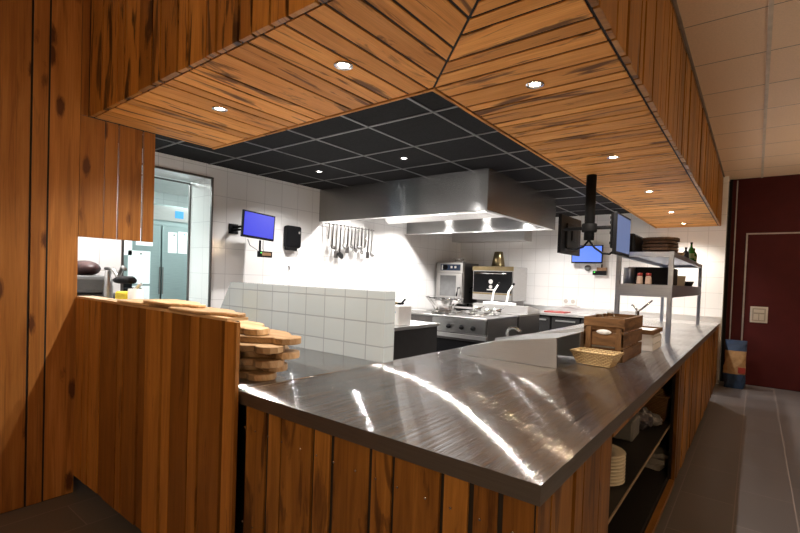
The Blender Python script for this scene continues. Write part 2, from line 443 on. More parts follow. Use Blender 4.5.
while yc[-1] < YB-.05:
    yc.append(min(YB-.002, yc[-1] + (random.uniform(.12,.165) if k else random.uniform(.065,.095)))); k = 1-k
for a, b in zip(yc, yc[1:]):
    fx = lambda y: (SIX+.010 if y >= SY1 else SX1-(y-SY0)/(SY1-SY0)*(SX1-SIX)+.008)
    pts = [(fx(a+g), a+g, ZS), (SX1-.034, a+g, ZS), (SX1-.034, b-g, ZS), (fx(b-g), b-g, ZS)]
    if a < SY1 < b: pts.append((SIX+.010, SY1, ZS))
    mb.prism(pts, (0,0,TH), None, (1,0,0))
mb.mi = 1
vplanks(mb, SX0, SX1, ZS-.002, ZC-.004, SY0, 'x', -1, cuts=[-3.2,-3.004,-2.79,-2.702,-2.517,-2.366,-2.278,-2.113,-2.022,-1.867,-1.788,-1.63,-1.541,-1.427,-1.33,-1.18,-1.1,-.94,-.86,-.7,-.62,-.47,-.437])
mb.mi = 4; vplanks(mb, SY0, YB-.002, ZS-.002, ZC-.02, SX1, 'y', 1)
mb.mi = 2
# inner rim lath, and black backing that paints shade between the boards
mb.box(SX0, SIX, SY1+.001, SY1+.018, ZS-.004, ZS+.24); mb.box(SIX-.018, SIX-.001, SY1+.018, YB-.002, ZS-.004, ZS+.24)
mb.mi = 3
mb.box(SX0, SX1-.022, SY0+.022, SY1, ZS+.005, ZS+.05); mb.box(SIX, SX1-.022, SY1, YB-.002, ZS+.005, ZS+.05)
mb.box(SX0, SX1-.024, SY0+.011, SY0+.05, ZS+.008, ZC-.003); mb.box(SX1-.05, SX1-.010, SY0+.05, YB-.002, ZS+.008, ZC-.003)
mb.box(SIX, SIX+.02, SY1, YB-.002, ZS+.05, ZC-.003); mb.box(SX0, SIX, SY1-.02, SY1, ZS+.05, ZC-.003)
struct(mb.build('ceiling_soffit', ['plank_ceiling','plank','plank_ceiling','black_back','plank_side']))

# hanging board screen on the left, above the pass-through
t = thing('hanging_board_screen', 'screen of four upright wooden boards hanging under the soffit at left', 'screen', (XL,1.18,1.548))
for a, b in ((.9735,1.101),(1.106,1.177),(1.186,1.320),(1.332,1.40)):
    m = MB(); m.board([(XL-.022,a,1.548),(XL-.022,b,1.548),(XL-.022,b,ZS-.003),(XL-.022,a,ZS-.003)], (.022,0,0), (0,0,1), .5)
    m.build('board', 'plank_plain', t)

# plank half wall
mb = MB(); HB = .115; HT = 1.18
vplanks(mb, XL, -1.504, HB, HT, .969, 'x', -1, cuts=[-3.2,-3.075,-2.983,-2.831,-2.755,-2.588,-2.516,-2.345,-2.271,-2.108,-2.018,-1.855,-1.772,-1.608,-1.52], gap=.014)
mb.board([(-1.535,.970,HB),(-1.518,.970,HB),(-1.518,.970,HT),(-1.535,.970,HT)], (0,.015,0), (0,0,1), .3)
mb.mi = 1; mb.box(XL-.055, -1.565, .981, 1.012, HB, HT)
mb.box(XL, -1.52, 1.08, 1.1, 0, HB)
mb.mi = 2; mb.box(XL, -1.58, .969, 1.06, HT, HT+.012)
struct(mb.build('wall_half_planked', ['plank_half','black_back','pale_wood']))

# tiled partition
mb = MB(); mb.prism([(-3.2,1.835,CT),(-1.523,1.835,CT),(-1.523,1.835,1.295),(-2.965,1.835,1.295)], (0,.085,0))
struct(mb.build('wall_partition_tiled', 'tile_part'))

# ------------------------------------------------------------------ counter base and tops
XP = -.367
t = thing('bar_counter', 'L-shaped bar counter base clad in upright reclaimed planks with open shelf niche', 'counter', (-.9,1.05,0))
m = MB(); m.box(-1.495,-.373,1.01,1.05,.1,.868); m.box(-.41,-.373,1.05,1.695,.1,.868); m.box(-.41,-.373,3.475,6.72,.1,.868); m.box(-1.46,-.42,1.06,1.08,0,.1); m.box(-.44,-.42,1.08,6.70,0,.084)
m.box(-1.46,-1.44,1.05,6.72,0,.868); m.box(-1.44,-.41,6.70,6.72,0,.868); m.build('carcass', 'black_back', t)
m = MB(); vplanks(m, -1.495, XP, .10, .868, 1.004, 'x', -1, cuts=[-1.495,-1.363,-1.281,-1.115,-1.03,-.869,-.782,-.62,-.537,-.458,-.369], gap=.014)
m.build('front_panel', 'plank_front', t)
FPC = [-1.495,-1.363,-1.281,-1.115,-1.03,-.869,-.782,-.62,-.537,-.458,-.369]
sm = None
for a, b in zip(FPC, FPC[1:]):
    for x in ([(a+b)/2] if b-a < .1 else [a+.035, b-.035]):
        for zz in (.80, .45):
            if sm is None:
                m = MB(); m.lathe([(.004,.0),(.0035,.002),(.001,.0025)], (x,.9795,zz), 10, Matrix.Rotation(PI/2,3,'X')); sm = m.build('screw', 'chrome', t); sx, sz = x, zz
            else:
                c = sm.copy(); COL.objects.link(c); c.parent = t; c.location = (x-sx, 0, zz-sz)
m = MB(); vplanks(m, 1.006, 1.70, .10, .868, XP, 'y', 1, cuts=[1.006,1.10,1.27,1.35,1.53,1.62,1.70], gap=.011)
m.build('side_panel', 'plank_front', t)
m = MB(); vplanks(m, 3.45, 6.73, .10, .868, XP, 'y', 1, gap=.011); m.build('side_panel', 'plank_front', t)
m = MB(); m.board([(XP-.03,1.70,.085),(XP-.03,3.45,.085),(XP-.03,3.45,.115),(XP-.03,1.70,.115)], (.03,0,0), (0,1,0), .4)
m.board([(XP-.03,1.70,.845),(XP-.03,3.45,.845),(XP-.03,3.45,.868),(XP-.03,1.70,.868)], (.03,0,0), (0,1,0), .4)
m.build('niche_rail', 'plank_front', t)
m = MB(); m.box(-1.0,-.98,1.70,4.215,.09,.868); m.box(-.98,-.415,1.70,1.715,.12,.868); m.box(-.98,-.415,4.20,4.215,.12,.868); m.box(-.98,-.415,1.70,4.215,.085,.115)
m.build('niche_lining', 'shelf_board', t)
m = MB(); m.box(-.978,-.418,1.717,4.198,.44,.456); sh = m.build('niche_shelf', 'shelf_board', t)
m = MB(); m.box(-.418,-.414,1.717,4.198,.441,.456); m.build('edge_band', 'shelf_edge', sh)

def slab(mb, poly, z1=CT, th=.048):
    n = len(poly); mb.mi = 0
    top = [mb.bm.verts.new((x,y,z1)) for x,y in poly]; bot = [mb.bm.verts.new((x,y,z1-th)) for x,y in poly]
    F = [mb.bm.faces.new(top), mb.bm.faces.new(list(reversed(bot)))]; mb._fin(F); mb.mi = 1
    G = [mb.bm.faces.new((bot[i], bot[(i+1)%n], top[(i+1)%n], top[i])) for i in range(n)]
    mb._fin(G); mb.proj(F+G); mb.mi = 0
XC, YC = -.358, .994
mb = MB(); slab(mb, [(-1.535,YC),(XC,YC),(XC,6.745),(-1.535,6.745)])
bar_top = single('bar_worktop', mb, ['counter','counter_edge'], 'wide brushed stainless steel worktop of the bar with streaks of light', 'worktop', (-.9,3.0,CT-.048))
mb = MB(); slab(mb, [(XK+.01,1.015),(-1.542,1.015),(-1.542,1.833),(XK+.01,1.833)])
single('side_worktop', mb, ['counter','counter_edge'], 'steel worktop behind the plank half wall under the cutting boards', 'worktop', (-2.5,1.4,CT-.048))
part('seam_strip', 'chrome', bar_top, lambda m: m.tube([(-1.528,1.02,CT+.0005),(-1.528,1.832,CT+.0005)], .003, 8))
t = thing('sink_cabinet', 'low steel cabinet carrying the worktop behind the plank half wall', 'cabinet', (-3,1.5,0))
part('body', 'steel_dark', t, lambda m: m.box(XK+.02,-1.55,1.11,1.83,0,CT-.05))

# steel wedge cover on bar
t = thing('steel_counter_cover', 'open-ended sloping stainless steel cover standing on the bar worktop', 'cover', (-1.1,2.7,CT))
def wedge_cross(y): return [(-1.39,y,CT+.002),(-1.385,y,CT+.035),(-1.36,y,CT+.048),(-1.20,y,CT+.088),(-1.17,y,CT+.102),(-.815,y,CT+.158),(-.81,y,CT+.002)]
m = MB(); m.prism(wedge_cross(2.40), (0,.006,0)); m.build('front_plate', 'cover_steel', t)
m = MB(); pr = wedge_cross(2.406)[1:6]; 
for a, b in zip(pr, pr[1:]): m.hexa([a, b, (b[0],2.86,b[2]), (a[0],2.86,a[2]), (a[0],a[1],a[2]+.004),(b[0],b[1],b[2]+.004),(b[0],2.86,b[2]+.004),(a[0],2.86,a[2]+.004)])
m.build('top_plate', 'cover_steel', t)
m = MB(); m.prism([(-1.39,2.86,CT+.002),(-1.39,2.86,CT+.06),(-.815,2.86,CT+.19),(-.81,2.86,CT+.19),(-.81,2.86,CT+.002)], (0,.03,0)); m.build('back_plate', 'cover_steel', t)
m = MB(); m.box(-.825,-.81,2.80,2.859,CT+.002,CT+.165); m.build('end_flange', 'cover_steel', t)

# hooked steel tap behind cover
m = MB(); P = [(-1.335,2.93,CT+.001),(-1.335,2.93,CT+.06)]
for k in range(9):
    a = PI - k*PI/9; P.append((-1.335+.035+.035*math.cos(a)+k*.003, 2.93, CT+.10+.035*math.sin(a)))
m.tube(P, .011); single('hooked_steel_spout', m, 'chrome', 'curved steel spout rising behind the sloping steel cover', 'spout', (-1.33,2.93,CT))

# ------------------------------------------------------------------ paddle boards
def paddle(L, W, th, hl, hw):
    pts = []
    for k in range(13): a = PI/2 + k*PI/12; pts.append((-L/2+.35*W+ .35*W*math.cos(a)*1.0, W/2*math.sin(a)))
    pts += [(L/2-.10,-W/2),(L/2-.05,-W*.42),(L/2-.01,-hw*.75),(L/2+hl*.3,-hw*.45),(L/2+hl*.7,-hw*.55)]
    for k in range(7): a = -PI/2 + k*PI/6; pts.append((L/2+hl*.8+hw*.5*math.cos(a), hw*.55*math.sin(a)))
    pts += [(L/2+hl*.7,hw*.55),(L/2+hl*.3,hw*.45),(L/2-.01,hw*.75),(L/2-.05,W*.42),(L/2-.10,W/2)]
    m = MB(); m.prism([(x,y,0) for x,y in pts], (0,0,th), None, (1,0,0))
    es = [e for e in m.bm.edges if len(e.link_faces)==2 and e.calc_face_angle(0) > .9]
    bmesh.ops.bevel(m.bm, geom=es, offset=.003, segments=1, affect='EDGES')
    return m
lab = ['lowest wooden paddle board of the stack on the steel worktop','second paddle board from the bottom of the stack','third paddle board from the bottom of the stack','fourth paddle board from the bottom of the stack','third paddle board from the top of the stack','second paddle board from the top of the stack','topmost rounded paddle board of the stack beside the half wall']
z = CT+.001
for i, (dx, dy, a, L, W, hw) in enumerate([(.02,.0,-.05,.46,.26,.085),(.035,.03,.06,.44,.26,.08),(.06,.0,-.03,.46,.25,.09),(.085,.04,.08,.46,.26,.08),(.075,.0,-.05,.45,.26,.085),(.085,.05,.05,.46,.25,.085),(-.03,.02,-.06,.42,.25,.075)]):
    th = .0285; m = paddle(L-.03, W, th, .075, hw*1.3); o = tag(m.build('paddle_board', 'pale_wood'), lab[i], 'cutting board', 'stacked paddle boards')
    o.location = (-1.93+dx, 1.185+dy, z); o.rotation_euler = (0,0,a); z += th+.0015
for i, (x, y, a, l) in enumerate([(-2.42,1.065,.03,'pale paddle board on the half wall ledge farthest left'),(-2.17,1.08,-.03,'pale paddle board in the middle of the half wall ledge'),(-1.86,1.06,.03,'pale paddle board at the right end of the half wall ledge, handle toward the kitchen')]):
    m = paddle(.36, .16, .013, .09, .055); o = tag(m.build('paddle_board', 'pale_wood'), l, 'cutting board', 'paddle boards on the half wall')
    o.location = (x, y-.035, HT+.0135 + (.0138 if i==1 else 0)); o.rotation_euler = (0,0,a)

# ------------------------------------------------------------------ bar top: crate, bread basket, bins
t = thing('wooden_crate', 'brown slatted wooden crate with white metal handle plate on the bar worktop', 'crate', (-.7,3.1,CT))
x0,x1,y0,y1,zb,zt = -.81,-.587,2.86,3.40,CT+.003,CT+.255
def slat(name, fn): m = MB(); fn(m); return m.build(name, 'crate_wood', t)
for (a,b) in ((0,.075),(.088,.165),(.178,.252)):
    slat('side_slat', lambda m: m.board([(x1-.012,y0,zb+a),(x1-.012,y1,zb+a),(x1-.012,y1,zb+b),(x1-.012,y0,zb+b)],(.012,0,0),(0,1,0)))
    slat('side_slat', lambda m: m.board([(x0,y0,zb+a),(x0,y1,zb+a),(x0,y1,zb+b),(x0,y0,zb+b)],(.012,0,0),(0,1,0)))
    for y in (y0+.014, y1-.026):
        slat('end_slat', lambda m: m.board([(x0+.013,y,zb+a),(x1-.013,y,zb+a),(x1-.013,y,zb+b),(x0+.013,y,zb+b)],(0,.012,0),(1,0,0)))
for x in (x0, x1-.046):
    slat('corner_post', lambda m: m.board([(x+.002,y0,zb),(x+.044,y0,zb),(x+.044,y0,zt-.055),(x+.002,y0,zt-.055)],(0,.013,0),(0,0,1)))
slat('top_rail', lambda m: m.board([(x0,y0-.002,zt-.05),(x1,y0-.002,zt-.05),(x1,y0-.002,zt),(x0,y0-.002,zt)],(0,.015,0),(1,0,0)))
slat('divider', lambda m: m.board([(x0+.013,3.12,zb+.02),(x1-.013,3.12,zb+.02),(x1-.013,3.12,zt-.005),(x0+.013,3.12,zt-.005)],(0,.012,0),(1,0,0)))
slat('base_board', lambda m: m.board([(x0+.013,y0+.03,zb),(x1-.013,y0+.03,zb),(x1-.013,y1-.03,zb),(x0+.013,y1-.03,zb)],(0,0,.01),(0,1,0)))
m = MB(); m.lathe([(.001,0),(.042,0),(.042,.004),(.001,.004)], (0,0,0), 20)
for v in m.bm.verts: v.co = Vector((v.co.x, -v.co.z, v.co.y*.36))
for v in m.bm.verts: v.co += Vector(((x0+x1)/2, y0+.0135, zb+.168))
m.build('handle_plate', 'white_plastic', t)
part('handle_bar', 'steel', t, lambda m: m.box(x0+.046,x1-.048,y0+.008,y0+.0135,zb+.076,zb+.086))
for yy in (3.0, 3.27):
    m = MB(); m.tube([(x0+.02,yy,zt-.03),(x0+.03,yy,zt+.012),(x0+.06,yy+.02,zt+.012),(x0+.075,yy+.02,zt-.03)], .005); m.build('wire_catch', 'steel', t)

t = thing('bread_basket', 'shallow pale woven bread basket in front of the wooden crate', 'basket', (-.69,2.70,CT))
t.rotation_euler = (0,0,-.10)
def tray(m, bx, by, tx, ty, h, th=.006, n=1):
    P = lambda hx, hy, z: [(-hx,-hy,z),(hx,-hy,z),(hx,hy,z),(-hx,hy,z)]
    o0, o1, i1, i0 = P(bx,by,0), P(tx,ty,h), P(tx-th,ty-th,h), P(bx-th,by-th,th)
    V = [[m.bm.verts.new(p) for p in r] for r in (o0,o1,i1,i0)]
    F = [m.bm.faces.new(list(reversed(V[0]))), m.bm.faces.new(V[3])]
    for A, B in zip(V, V[1:]):
        for i in range(4): F.append(m.bm.faces.new((A[i],A[(i+1)%4],B[(i+1)%4],B[i])))
    m._fin(F); m.proj(F)
t['_local'] = 1
m = MB(); tray(m, .088,.05,.118,.076,.07); o = m.build('basket_body', 'wicker', t)
m = MB(); tray(m, .078,.040,.104,.062,.046,.003); 
for v in m.bm.verts: v.co.z += .0085
m.build('paper_liner', 'paper', t)
m = MB(); m.tube([(-.118,-.076,.071),(.118,-.076,.071),(.118,.076,.071),(-.118,.076,.071)], .0065, 6, True); m.build('rim', 'wicker', t)
del t['_local']
t.location.z = CT+.002

t = thing('storage_crate', 'small white plastic crate with wooden rim behind the brown wooden crate', 'crate', (-.54,3.72,CT))
x0,x1,y0,y1 = -.69,-.545,3.55,3.92
m = MB()
for z in (0,.05):
    m.box(x0,x1,y0,y0+.008,CT+.002+z,CT+.045+z); m.box(x0,x1,y1-.008,y1,CT+.002+z,CT+.045+z)
    m.box(x0,x0+.008,y0+.008,y1-.008,CT+.002+z,CT+.045+z); m.box(x1-.008,x1,y0+.008,y1-.008,CT+.002+z,CT+.045+z)
m.box(x0+.01,x1-.01,y0+.01,y1-.01,CT+.002,CT+.114)
m.build('body', 'white_plastic', t)
m = MB(); m.box(x0-.004,x1+.004,y0-.004,y0+.012,CT+.115,CT+.145); m.box(x0-.004,x1+.004,y1-.012,y1+.004,CT+.115,CT+.145); m.box(x0-.004,x0+.012,y0+.012,y1-.012,CT+.115,CT+.145); m.box(x1-.012,x1+.004,y0+.012,y1-.012,CT+.118,CT+.145)
m.build('wooden_rim', 'crate_wood', t)
m = MB(); m.box(x0+.014,x1-.014,y0+.014,y1-.014,CT+.115,CT+.135); m.build('liner', 'paper', t)

# ------------------------------------------------------------------ shelf rack on the bar
t = thing('steel_shelf_rack', 'two-tier stainless steel shelf rack standing at the far end of the bar', 'shelf', (-.73,5.4,CT))
RX0,RX1,RY0,RY1 = -.945,-.525,4.19,6.62
for x in (RX0, RX1-.034):
    for y in (RY0, RY1-.034):
        part('post', 'rack_steel', t, lambda m: m.box(x,x+.034,y,y+.034,CT+.001,1.655))
def shelf(z, hz, name):
    m = MB()
    m.box(RX0+.034,RX1-.034,RY0+.002,RY0+.026,z-hz,z); m.box(RX0+.034,RX1-.034,RY1-.026,RY1-.002,z-hz,z)
    m.box(RX0+.002,RX0+.026,RY0+.034,RY1-.034,z-hz,z); m.box(RX1-.026,RX1-.002,RY0+.034,RY1-.034,z-hz,z)
    m.box(RX0+.026,RX1-.026,RY0+.026,RY1-.026,z-.008,z-.001)
    m.build(name, 'rack_steel', t)
shelf(1.652,.04,'shelf_tray'); shelf(1.385,.10,'shelf_tray')
ZT, ZL = 1.6535, 1.3865
m = MB(); m.bbox(-.93,-.83,4.30,4.72,ZT,ZT+.165,.02,3); single('black_case', m, 'black_matt', 'black box on the near end of the rack top', 'box', (-.88,4.5,ZT))
sl = ['bottom','second','third','fourth','topmost']
z = ZT+.001
for i in range(5):
    pts = []; n = 22; rx, ry = random.uniform(.125,.14), random.uniform(.15,.185)
    for k in range(n):
        a = 2*PI*k/n; r = 1+random.uniform(-.05,.05); ca, sa = math.cos(a), math.sin(a)
        pts.append((-.685+rx*r*math.copysign(abs(ca)**.6,ca)+random.uniform(-.01,.01), 4.62+ry*r*math.copysign(abs(sa)**.6,sa), z))
    th = .021; m = MB(); m.prism(pts, (0,0,th), None, (0,1,0)); m.rbox((-.685,4.62,z+th+.0035),(.16,.2,.007)); z += th+.0085
    single('serving_board', m, 'dark_board', '%s dark brown bark-edged board of the pile on the rack' % sl[i], 'serving board', (-.685,4.62,z-th-.002), 'dark boards on the rack')
def bottle(x, y, z, r, h, mat, label):
    t = thing('bottle', label, 'bottle', (x,y,z), 'bottles on the rack')
    m = MB(); m.lathe([(r*.9,0),(r,.008),(r,h*.55),(r*.8,h*.66),(r*.36,h*.78),(r*.33,h)], (x,y,z), 18); m.build('glass_body', mat, t)
    m = MB(); m.lathe([(r*.38,h*.93),(r*.4,h*.94),(r*.4,h+.004),(.001,h+.004)], (x,y,z), 14); m.build('cap', 'black', t)
    m = MB(); m.lathe([(r*1.01,h*.16),(r*1.01,h*.42)], (x,y,z), 18, cap=False); m.build('paper_label', 'label_dull' if mat=='green_glass' else 'black_matt', t)
bottle(-.565,5.78,ZT,.029,.20,'green_glass','tall green bottle on the far half of the rack top')
bottle(-.555,5.93,ZT,.031,.145,'green_glass','shorter green bottle standing behind the tall green one')
bottle(-.605,5.70,ZT,.03,.14,'black','dark bottle left of the tall green bottle on the rack')
m = MB(); m.lathe([(.07,0),(.085,.045),(.082,.045),(.067,.004),(.001,.004)], (-.63,5.08,ZT)); single('shallow_pan', m, 'brass', 'shallow dull metal pan on the rack between boards and bottles', 'pan', (-.63,5.08,ZT))
m = MB(); m.lathe([(.025,0),(.028,.05),(.018,.06),(.001,.062)], (-.60,5.27,ZT)); single('small_pot', m, 'white_plastic', 'tiny white pot beside the bottles on the rack top', 'pot', (-.60,5.27,ZT))
# lower tier
m = MB(); m.lathe([(.045,0),(.045,.135),(.048,.14),(.042,.14),(.042,.01),(.001,.01)], (-.875,4.36,ZL)); single('steel_canister', m, 'steel', 'cylindrical steel canister at the left of the lower rack tier', 'canister', (-.875,4.36,ZL))
for x, l in ((-.775,'left'), (-.71,'right')):
    t = thing('spice_shaker', '%s spice shaker with dark red lid on the lower rack tier' % l, 'shaker', (x,4.27,ZL), 'spice shakers')
    m = MB(); m.lathe([(.024,0),(.026,.01),(.022,.06),(.018,.068)], (x,4.27,ZL), 16); m.build('glass_body', 'saltbody', t)
    m = MB(); m.lathe([(.02,.0685),(.02,.092),(.001,.095)], (x,4.27,ZL), 16); m.build('lid', 'redp', t)
m = MB(); m.bbox(-.91,-.575,4.45,4.9,ZL,ZL+.15,.01,2); single('black_container', m, 'black_matt', 'wide black container filling the lower rack tier behind the shakers', 'container', (-.74,4.67,ZL))
m = MB(); m.lathe([(.105,0),(.11,.09),(.114,.095),(.106,.095),(.10,.008),(.001,.008)], (-.665,5.30,ZL), 24); single('white_pot', m, 'ceramic', 'round pale pot on the lower rack tier right of the black container', 'pot', (-.665,5.30,ZL))
m = MB(); m.lathe([(.05,0),(.07,.05),(.066,.05),(.047,.005),(.001,.005)], (-.60,5.85,ZL), 20); single('black_bowl', m, 'black', 'small black bowl at the far end of the lower rack tier', 'bowl', (-.60,5.85,ZL))
# mixer tap
t = thing('mixer_tap', 'chrome mixer tap with raised lever on the bar seen under the rack', 'tap', (-1.08,5.9,CT))
m = MB(); m.lathe([(.03,.001),(.03,.01),(.022,.02),(.022,.15),(.025,.17),(.001,.18)], (-1.08,5.9,CT), 16); m.build('body', 'chrome', t)
m = MB(); m.tube([(-1.08,5.9,CT+.15),(-1.02,5.9,CT+.2),(-.93,5.9,CT+.29)], [.014,.012,.009]); m.build('spout', 'chrome', t)
m = MB(); m.tube([(-1.08,5.9,CT+.165),(-1.12,5.9,CT+.215),(-1.145,5.9,CT+.225)], [.014,.011,.014]); m.build('lever', 'chrome', t)

# ------------------------------------------------------------------ niche contents
def plate(z): m = MB(); m.lathe([(.045,0),(.07,.004),(.115,.018),(.112,.022),(.068,.009),(.001,.007)], (-.55,2.27,z), 28); return m
for i in range(9):
    z = .457+i*.0155
    nm = ['lowest plate of the cream stack in the counter niche','second plate from the bottom of the cream stack','third plate from the bottom of the cream stack','fourth plate from the bottom of the cream stack','middle plate of the cream stack in the niche','fourth plate from the top of the cream stack','third plate from the top of the cream stack','second plate from the top of the cream stack','topmost cream plate of the stack in the counter niche'][i]
    single('dinner_plate', plate(z), 'ceramic', nm, 'plate', (-.55,2.27,z), 'stacked cream plates')
def cloth(x, y, z, w, l, th, a):
    m = MB(); R = rotz(a); n = 6; V = []
    for lay in (0,1):
        V.append([[m.bm.verts.new(Vector((x,y,z+lay*(th)+ (random.uniform(0,.008) if lay else 0))) + R @ Vector(((i/n-.5)*w*random.uniform(.93,1.05), (j/n-.5)*l*random.uniform(.95,1.04), 0))) for j in range(n+1)] for i in range(n+1)])
    F = []
    for i in range(n):
        for j in range(n):
            F.append(m.bm.faces.new((V[1][i][j],V[1][i+1][j],V[1][i+1][j+1],V[1][i][j+1]))); F.append(m.bm.faces.new((V[0][i][j],V[0][i][j+1],V[0][i+1][j+1],V[0][i+1][j])))
    for k in range(n):
        F += [m.bm.faces.new((V[0][k][0],V[0][k+1][0],V[1][k+1][0],V[1][k][0])), m.bm.faces.new((V[0][k+1][n],V[0][k][n],V[1][k][n],V[1][k+1][n])), m.bm.faces.new((V[0][0][k+1],V[0][0][k],V[1][0][k],V[1][0][k+1])), m.bm.faces.new((V[0][n][k],V[0][n][k+1],V[1][n][k+1],V[1][n][k]))]
    m._fin(F); m.proj(F); return m
for i, l in enumerate(['lowest folded pale cloth in the bottom of the counter niche','middle folded pale cloth in the bottom of the counter niche','topmost crumpled pale cloth in the bottom of the counter niche']):
    single('folded_cloth', cloth(-.52,3.70,.117+i*.036,.17-.015*i,.30-.03*i,.024,.2*i-.2), 'linen', l, 'cloth', (-.52,3.70,.117+i*.036), 'folded cloths in the niche')
def crumple(x, y, z, r, sq):
    m = MB(); bmesh.ops.create_icosphere(m.bm, subdivisions=3, radius=r)
    for v in m.bm.verts:
        k = 1+random.uniform(-.16,.16); v.co = Vector((v.co.x*k*sq[0], v.co.y*k*sq[1], max(-r*sq[2], v.co.z*k*sq[2]))) + Vector((x,y,z+r*sq[2]))
    m._fin(list(m.bm.faces), None, False); m.proj(list(m.bm.faces)); return m
single('plastic_bag', crumple(-.56,3.24,.458,.09,(.9,1.0,.85)), 'bag_dark', 'crumpled dark plastic bag on the niche shelf left of the wicker basket', 'bag', (-.56,3.24,.458))
single('film_packet', crumple(-.50,3.40,.458,.055,(1,1,.7)), 'bag_grey', 'crumpled clear film packet on the niche shelf before the wicker basket', 'packet', (-.50,3.40,.458))
m = MB(); m.bbox(-.69,-.53,2.93,3.13,.458,.58,.012,2); single('plastic_tub', m, 'grey_plastic', 'grey plastic tub at the back of the niche shelf behind the plates', 'tub', (-.61,3.03,.458))
t = thing('wicker_basket', 'brown wicker basket on the niche shelf in the counter side', 'basket', (-.515,3.62,.458)); t['_local'] = 1
m = MB(); tray(m, .06,.085,.085,.12,.175); m.build('basket_body', 'wicker_dark', t)
m = MB(); m.tube([(-.085,-.12,.175),(.085,-.12,.175),(.085,.12,.175),(-.085,.12,.175)], .009, 6, True); m.build('rim', 'wicker_dark', t); del t['_local']

# ------------------------------------------------------------------ paper sack beside red wall
t = thing('paper_sack', 'tall kraft paper sack with blue bands standing by the red wall', 'sack', (-.19,7.9,0))
def sackring(z, s, sq=1.0):
    R = []
    for k in range(16):
        a = 2*PI*k/16; ca, sa = math.cos(a), math.sin(a)
        R.append(Vector((-.19+.125*s*math.copysign(abs(ca)**.5,ca)*random.uniform(.9,1.06), 7.92+.095*sq*s*math.copysign(abs(sa)**.5,sa)*random.uniform(.93,1.06), z)))
    return R
zz = [.001,.05,.12,.2,.28,.36,.44,.52,.60,.66]; rings = [sackring(z, (.92,1,1.03,1.04,1.02,1.0,1.0,.98,1.0,1.02)[i], (1,1,1,1,1,1,.95,.85,.6,.4)[i]) for i, z in enumerate(zz)]
def strip(i0, i1, capb=False, capt=False):
    m = MB(); VV = [[m.bm.verts.new(p) for p in rings[i]] for i in range(i0, i1+1)]; F = []
    for A, B in zip(VV, VV[1:]):
        for k in range(16): F.append(m.bm.faces.new((A[k],A[(k+1)%16],B[(k+1)%16],B[k])))
    if capb: F.append(m.bm.faces.new(list(reversed(VV[0]))))
    if capt: F.append(m.bm.faces.new(VV[-1]))
    m._fin(F); m.proj(F); return m
strip(3,7).build('kraft_body', 'kraft', t); strip(0,3,True).build('blue_base_band', 'bluep', t); strip(7,9,False,True).build('blue_top_band', 'bluep', t)
m = MB(); m.box(-.15,-.07,7.812,7.822,.22,.30); m.build('red_print', 'redp', t)

# ------------------------------------------------------------------ kitchen: hood
HX1, HY0, HY1, HZ = -2.19, 4.22, 6.2, 2.09
t = thing('extractor_hood', 'large stainless steel extractor hood hanging from the black ceiling', 'hood', (-3.45,5.2,HZ))
part('front_panel', 'hood', t, lambda m: m.box(XK+.003,HX1,HY0,HY0+.012,HZ,ZK-.007))
part('corner_trim', 'hood', t, lambda m: m.box(HX1-.09,HX1-.002,HY0-.006,HY0-.001,HZ,ZK-.007))
part('side_panel', 'hood', t, lambda m: (m.box(HX1-.012,HX1,HY0+.013,5.38,HZ,ZK-.007), m.box(HX1-.012,HX1,5.384,HY1,HZ,ZK-.007)))
part('back_panel', 'hood', t, lambda m: m.box(XK+.003,HX1-.013,HY1-.012,HY1,HZ,ZK-.007))
part('drip_rim', 'steel_light', t, lambda m: (m.box(XK+.003,HX1-.013,HY0+.013,HY0+.075,HZ+.001,HZ+.012), m.box(XK+.003,HX1-.013,HY1-.075,HY1-.013,HZ+.001,HZ+.012), m.box(HX1-.075,HX1-.013,HY0+.075,HY1-.075,HZ+.001,HZ+.012)))
part('inner_roof', 'steel_light', t, lambda m: m.box(XK+.003,HX1-.013,HY0+.013,HY1-.013,HZ+.30,HZ+.31))
m = MB()
for (ya, yb, za, zb) in ((4.95,5.2,.10,.28),(5.45,5.2,.10,.28)):
    m.hexa([(XK+.2,ya,HZ+za),(HX1-.2,ya,HZ+za),(HX1-.2,yb,HZ+zb),(XK+.2,yb,HZ+zb),(XK+.2,ya,HZ+za+.02),(HX1-.2,ya,HZ+za+.02),(HX1-.2,yb,HZ+zb+.02),(XK+.2,yb,HZ+zb+.02)])
m.build('grease_filter', 'steel_light', t)
for (x, y) in ((-4.1,4.56),(-3.4,4.56),(-2.72,4.56),(-4.1,5.85),(-3.4,5.85),(-2.72,5.85)):
    m = MB(); m.lathe([(.001,0),(.05,.004),(.06,.02),(.06,.035)], (x,y,HZ+.262), 16); m.build('hood_lamp', 'lamp_cool', t)
# duct box on the back wall
m = MB(); m.box(XK+.003,-3.24,YB-.34,YB-.002,2.10,ZK-.007); single('duct_housing', m, 'steel_light', 'pale steel duct housing along the back wall behind the big hood', 'duct housing', (-4,YB-.2,2.10))

